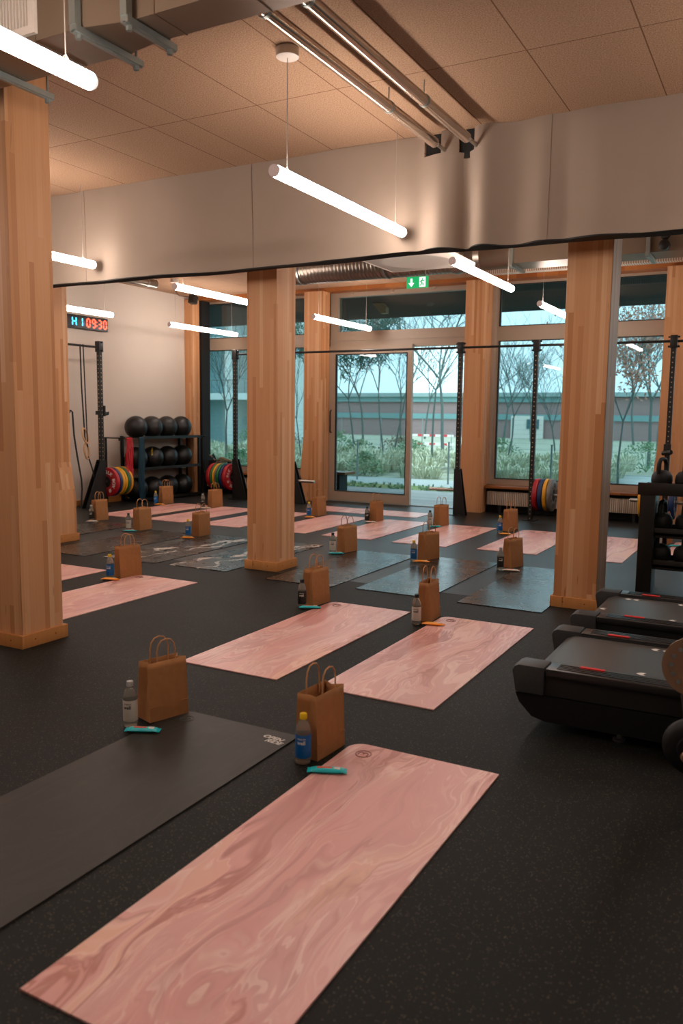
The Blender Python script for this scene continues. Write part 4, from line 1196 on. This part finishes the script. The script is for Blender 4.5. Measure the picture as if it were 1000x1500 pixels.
pieces(b, 'hole_dot', 'zinc', rt)  # grey discs laid on the solid disc in place of its holes
b = B(); annulus(b, .04, .66, .035, .075, -.006, .006)
for k in range(8):
    a = k*PI/4; b.tube([(.04, 0, .66), (.04+.04*math.cos(a), 0, .66+.04*math.sin(a))], .006, 6)
b.done('small_sprocket', 'bronze', rt)
b = B(); b.lathe([(.001, -.05), (.05, -.05), (.055, -.035), (.085, -.035), (.105, -.02), (.11, 0), (.105, .02), (.085, .035), (.001, .035)], 32, T((.015, 0, .225)) @ R(-90, 'X')); b.done('flywheel', 'hull', rt)
b = B(); b.lathe([(.001, -.062), (.018, -.06), (.024, -.05), (.001, -.05)], 20, T((.0, 0, .20)) @ R(-90, 'X')); b.done('axle_cap', 'bronze', rt)
b = B(); b.tube([(.02, .05, .225), (-.01, .05, .40), (.05, .05, .62), (.16, .05, 1.0)], .035, 10); b.tube([(.02, .05, .225), (.6, .05, .2), (.62, .05, .95)], .032, 10); b.tube([(.14, .05, .95), (.62, .05, .9)], .025, 10)
b.tube([(.06, .05, .05), (.04, .05, .22)], .03, 10); b.tube([(.6, .05, .2), (.6, .05, .05)], .03, 10); b.box(.02, .10, -.02, .28, .03, .08, bev=.015); b.box(.56, .64, -.15, .28, .03, .08, bev=.015); b.done('frame', 'darkgrey', rt)
b = B()
for x in (.06, .6):
    for y in (0, .25): b.lathe([(.02, 0), (.02, .032)], 10, T((x, y, 0)))
pieces(b, 'rubber_foot', 'blackm', rt)
b = B(); b.box(.52, .78, -.05, .15, .95, 1.01, bev=.025); b.done('saddle', 'blackm', rt)

# ------------------------------------------------------------------ outdoors
sbox('ground_deck', 'deck', -16, 8, 12.3, 15.1, -.14, -.04)
sbox('ground_lawn', 'lawn', -40, 30, 15.1, 16.7, -.2, -.10)
sbox('ground_path', 'gravel', -40, 30, 16.7, 18.6, -.2, -.11)
sbox('ground_field', 'field', -110, 110, 18.6, 140, -.3, -.11)
sbox('ground_side_path', 'gravel', -3.9, 14, 18.6, 23.5, -.2, -.105)
sbox('roof_soffit', 'soffit', -16, 8, 12.25, 15.4, 3.42, 3.6)
def stubbeam(x, lab):
    b = B(); b.prism([(x, 3.43), (x+.19, 3.43), (x+.27, 3.34), (x+.27, 3.24), (x+.16, 3.24)], 13.3, 13.42)
    tag(b.done('roof_brace', 'beamlight'), lab, 'beam', 'pale beams under the roof overhang')
M['beamlight'] = wood('pale outdoor beam', 'c9b08a', 'b09870', 'd6c09c', lam=.4)
stubbeam(-6.66, 'pale brace under the overhang outside, above the glass door')
stubbeam(-4.6, 'pale brace under the overhang outside, above the window right of the door')
# bench-like block outside left of the door
b = B(); b.box(-7.55, -7.12, 13.0, 13.3, -.04, .37); b.mi = 1; b.box(-7.6, -6.98, 12.95, 13.35, .37, .41)
tag(b.done('outdoor_bench', ['blackm', 'sillwood']), 'dark bench with wooden top outside the glass door', 'bench')

def clump_mesh(b, cx, cy, cz_, n_, h_, rad, w_=.012):
    for _ in range(n_):
        a = random.uniform(0, 2*PI); r_ = rad*math.sqrt(random.random())*.4; x, y = cx+r_*math.cos(a), cy+r_*math.sin(a)
        hh = h_*random.uniform(.6, 1.1); out = rad*random.uniform(.3, 1.0)
        ca, sa = math.cos(a), math.sin(a); px, py = -sa*w_, ca*w_
        p0 = (x, y, cz_); p1 = (x+ca*out*.4, y+sa*out*.4, cz_+hh*.7); p2 = (x+ca*out, y+sa*out, cz_+hh*random.uniform(.65, 1))
        v = [b.bm.verts.new(q) for q in ((p0[0]-px, p0[1]-py, p0[2]), (p0[0]+px, p0[1]+py, p0[2]), (p1[0]+px, p1[1]+py, p1[2]), (p1[0]-px, p1[1]-py, p1[2]), p2)]
        f1 = b.bm.faces.new(v[:4]); f2 = b.bm.faces.new((v[3], v[2], v[4])); f1.material_index = f2.material_index = b.mi
random.seed(11)
b = B()
for i in range(330):
    y = random.uniform(18.8, 24); x = random.uniform(-17, -2.2)*y/20
    if x > -3.6 and y < 23.6: continue
    clump_mesh(b, x, y, -.12+(y-18.8)*.05, 55, random.uniform(.3, .55), random.uniform(.25, .45), .014)
g_ = b.done('ornamental_grass', 'grass'); tag(g_, 'mass of pale feathery grasses planted beyond the path outside', 'grass'); g_['kind'] = 'stuff'
b = B()
for i in range(700):
    y = random.uniform(15.2, 16.6); x = random.uniform(-12.5, -1.0)
    clump_mesh(b, x, y, -.10, 8, random.uniform(.04, .10), .06, .006)
g_ = b.done('lawn_grass', 'shrub'); tag(g_, 'short green lawn strip between deck and path outside', 'grass'); g_['kind'] = 'stuff'

def bush(x, y, rad, h_, mat, label, n_=700, name='garden_shrub'):
    b = B()
    for _ in range(n_):
        a = random.uniform(0, 2*PI); e = random.uniform(0, PI/2); q = random.uniform(.55, 1)**.5
        p = Vector((rad*q*math.cos(a)*math.cos(e), rad*q*math.sin(a)*math.cos(e), h_*q*math.sin(e)))
        d = Vector((random.uniform(-1, 1), random.uniform(-1, 1), random.uniform(-.3, 1))).normalized(); s_ = Vector((random.uniform(-1, 1), random.uniform(-1, 1), random.uniform(-1, 1))).cross(d).normalized()
        L_ = .09*random.uniform(.6, 1.4); W_ = .022
        b.quad([p, p+d*L_*.5+s_*W_, p+d*L_, p+d*L_*.5-s_*W_])
    for k in range(7):
        a = k*.9; b.tube([(0, 0, 0), (rad*.3*math.cos(a), rad*.3*math.sin(a), h_*.5), (rad*.6*math.cos(a), rad*.6*math.sin(a), h_*.85)], [.012, .008, .003], 5)
    tag(b.done(name, mat, None, (x, y, -.11)), label, 'shrub', 'garden shrubs outside')
random.seed(5)
for (x, y, rad, h_, mat, lab) in (
 (-17.5, 25.5, 1.0, 1.1, 'shrub', 'dark green shrub seen low behind the left side of the door glass'),
 (-15.5, 24.5, 1.0, .9, 'shrubd', 'brownish shrub seen low in the middle of the sliding leaf'),
 (-13.8, 25.0, .9, 1.0, 'shrub', 'green shrub behind the right side of the sliding leaf'),
 (-12.4, 24.0, .8, .75, 'shrub', 'green spiky shrub just right of the door leaf stile'),
 (-11.2, 24.6, .9, .9, 'shrubd', 'brown shrub in the middle of the open doorway'),
 (-10.3, 23.5, .8, .8, 'shrub', 'green shrub at the right side of the open doorway'),
 (-7.6, 23.5, 1.0, .95, 'shrub', 'green shrub at the left of the window beyond the door'),
 (-5.6, 25.5, .9, .6, 'shrub', 'low green shrub right of the rack post in the second window'),
 (-3.6, 25.2, 1.1, .85, 'shrub', 'green shrub seen right of the right column'),
 (-2.6, 26.0, 1.1, .95, 'shrub', 'green shrub at the right end of the right window'),
 (-14.6, 18.2, .5, .75, 'shrub', 'leafy green shrub at the left window edge'),
 (-13.3, 18.6, .6, .55, 'shrub', 'low green shrub in the left window beside the rack post'),
 (-9.6, 16.3+2.6, .5, .6, 'shrub', 'green shrub between middle column and the next timber column')):
    bush(x, y, rad, h_, mat, lab)

def tree(x, y, h_, label, spread=.35, depth=4, r_=.07, lean=0, leaf=None, trunk=.35, seed=1, group='bare winter trees outside', nb=3):
    random.seed(seed); rt = thing('bare_tree' if leaf != 'pine' else 'pine_tree', label, 'tree', (x, y, -.12), 0, group)
    b = B(); tips = []
    def br(p, d, L_, rad, lev):
        n_ = 3; pts = [p]; rs = [rad]; q = p.copy(); dd = d.copy()
        for i in range(n_):
            dd = (dd + Vector((random.uniform(-1, 1), random.uniform(-1, 1), random.uniform(-.3, .6)))*.13).normalized()
            q = q + dd*L_/n_; pts.append(q.copy()); rs.append(rad*(1-.4*(i+1)/n_))
            if lev > 0 and i < n_-1 and lev < depth:
                for s_ in range(1):
                    a = random.uniform(0, 2*PI); e = (dd + Vector((math.cos(a), math.sin(a), .25))*random.uniform(.5, .9)).normalized()
                    br(q.copy(), e, L_*random.uniform(.5, .7), rad*.45, lev-1)
        b.tube(pts, rs, 5 if lev < depth-1 else 7, cap=False)
        if lev == 0: tips.append(q); return
        a0 = random.uniform(0, 2*PI)
        for k in range(nb):
            a = a0+k*2*PI/nb+random.uniform(-.4, .4); e = (dd + Vector((math.cos(a), math.sin(a), 0))*random.uniform(spread*.8, spread*1.5)).normalized()
            br(q.copy(), e, L_*random.uniform(.62, .8), rad*.55, lev-1)
    br(Vector((0, 0, 0)), Vector((lean, 0, 1)).normalized(), h_*trunk, r_*.62, depth)
    b.done('trunk_and_branches', 'bark', rt, sharp=False)
    if leaf:
        b = B()
        for tp in tips:
            for _ in range(4 if leaf == 'russet' else 60):
                p = tp + Vector((random.gauss(0, .12), random.gauss(0, .12), random.gauss(0, .12))); d = Vector((random.uniform(-1, 1), random.uniform(-1, 1), random.uniform(-1, 1))).normalized(); s_ = d.orthogonal().normalized()
                L_ = .11 if leaf == 'russet' else .22; W_ = .03 if leaf == 'russet' else .016
                b.quad([p, p+d*L_*.5+s_*W_, p+d*L_, p+d*L_*.5-s_*W_])
        b.done('foliage', leaf, rt)
    return rt
def dirx(px, Y):   # helper: ground position below a sight direction (angle from the room axis)
    return math.tan(math.atan((px-500)/Fpx)-yaw)*Y
tree(dirx(648, 24), 24, 6.5, 'bare tree with wide crown behind the open doorway', spread=.6, depth=4, r_=.10, seed=3, trunk=.42)
tree(dirx(632, 21), 21, 4.6, 'slender bare tree left of the wide one in the open doorway', spread=.8, depth=3, r_=.06, seed=9, trunk=.5)
tree(dirx(516, 23), 23, 5.2, 'young pine tree behind the left side of the sliding door leaf', spread=.6, depth=3, r_=.06, leaf='pine', seed=12, trunk=.4)
tree(dirx(562, 22), 22, 6.0, 'tall thin bare tree in the middle of the sliding door leaf', spread=.22, depth=4, r_=.05, lean=-.05, seed=21, trunk=.38)
tree(dirx(575, 24), 24, 6.0, 'thin bare tree near the right of the sliding door leaf', spread=.22, depth=4, r_=.05, lean=.03, seed=22, trunk=.38)
tree(dirx(742, 22), 22, 4.4, 'small bare tree in the left half of the window beyond the door', spread=.35, depth=4, r_=.045, seed=5, trunk=.36)
tree(dirx(815, 24), 24, 5.8, 'bare bushy tree just left of the right column', spread=.5, depth=4, r_=.05, seed=31, trunk=.22)
tree(dirx(905, 20), 20, 5.0, 'tree with russet leaves just right of the right column', spread=.4, depth=4, r_=.05, leaf='russet', seed=41, trunk=.30)
tree(dirx(948, 27), 27, 7.0, 'large bare multi stemmed tree at the right side of the right window', spread=.4, depth=4, r_=.10, seed=17, trunk=.3)
tree(dirx(330, 19), 19, 4.5, 'bare young tree before the apartment building in the left window', spread=.3, depth=4, r_=.06, seed=8, trunk=.36)
tree(dirx(440, 20), 20, 4.0, 'thin bare tree between the middle column and the next one', spread=.3, depth=3, r_=.04, seed=18, trunk=.36)
for i, (px, Y, h_) in enumerate(((530, 46, 9), (585, 50, 8.5), (620, 52, 9), (700, 50, 8), (735, 47, 7), (775, 52, 8), (850, 48, 8), (925, 50, 9), (960, 46, 9))):
    lab = ['distant bare tree behind the left of the door leaf', 'distant bare tree behind the right of the door leaf', 'distant bare tree at the left of the open doorway', 'distant bare tree behind the timber column by the door', 'distant bare tree at the left edge of the window beyond the door',
           'distant bare tree between post and right column', 'distant bare tree hidden behind the right column', 'distant bare tree above the brick building on the right', 'distant bare tree at the far right of the right window'][i]
    tree(dirx(px, Y), Y, h_, lab, spread=.4, depth=4, r_=.12, seed=50+i, trunk=.3)

# low wire fences
def wirefence(x0, x1, y, h_, lab, step, nw=4):
    rt = thing('wire_fence', lab, 'fence', (0, y, -.11))
    x = x0
    while x <= x1:
        b = B(); b.tube([(x, 0, 0), (x, 0, h_)], .022, 8); b.lathe([(.03, 0), (.03, .02)], 8, T((x, 0, h_))); b.done('fence_post', 'steel', rt); x += step
    b = B()
    for k in range(nw): b.tube([(x0, 0, h_*(k+.6)/nw), (x1, 0, h_*(k+.6)/nw)], .003, 4)
    b.done('wire', 'steel', rt)
wirefence(-11.5, -2.0, 17.6, .95, 'thin wire fence with slim posts along the path outside', 2.35)
wirefence(-34, -2, 33, 1.5, 'long steel mesh fence across the meadow in front of the brick building', 2.0, 8)
rt = thing('roadwork_barrier', 'red and white construction barrier seen through the open doorway', 'barrier', (dirx(627, 36), 36, -.1))
for z in (.18, .58):
    b = B()
    for k in range(8): b.mi = k % 2; b.box(-1.2+.3*k, -.9+.3*k, -.02, .02, z, z+.11)
    b.done('striped_board', ['barrier', 'white'], rt)
b = B()
for x in (-1.1, 1.1): b.box(x-.04, x+.04, -.3, .3, 0, .06); b.tube([(x, 0, 0), (x, 0, .8)], .025, 8)
b.done('barrier_stand', 'steel', rt)

# brick hall across the meadow
rt = thing('brick_building', 'long low brick building with teal bands across the meadow', 'building', (0, 60, 0))
b = B(); b.box(-52, 12, 0, 12, -.3, 2.9); b.done('brick_wall', 'brick', rt)
b = B(); b.box(-52, 12, -.15, 0, 1.25, 1.65); b.box(-52, -12, -.2, 0, 2.55, 3.0); b.done('facade_band', 'bandteal', rt)
b = B(); b.box(-52.3, 12.3, -.4, 12.3, 2.95, 3.25); b.done('roof', 'roofteal', rt)
b = B(); x = dirx(770, 60)
for xx, w_, h2 in ((x, 2.4, 1.55), (x+4.5, 1.6, 1.3), (x+13.2, 4.0, 1.3)): b.box(xx-w_/2, xx+w_/2, -.35, -.15, -.3, h2)
b.done('white_door', 'white', rt)
b = B(); b.box(x+.0, x+.9, -.42, -.35, .6, 1.3); b.done('window', 'winblue', rt)
# apartment block seen through the left window
Yb = 34
rt = thing('apartment_building', 'tall pale apartment building with balconies seen through the left window', 'building', (0, Yb, 0))
b = B(); b.box(-52, -21.5, 1.5, 3, -.3, 14); b.done('facade', 'facade', rt)
for z in (2.15, 4.95, 7.75, 10.5, 13.2):
    b = B(); b.box(-52, -21.5, -.3, 1.5, z, z+.32); b.done('balcony_slab', 'concrete', rt)
    b = B(); b.box(-52, -21.5, -.28, -.24, z+.95, z+1.0)
    for i in range(60): b.box(-52+i*.51, -51.97+i*.51, -.28, -.25, z+.3, z+.97)
    b.done('railing', 'steel', rt)
b = B()
for i in range(10): x = -52+i*3.35; b.box(x, x+.45, -.15, 1.5, -.3, 14)
b.done('pillar', 'concrete', rt)
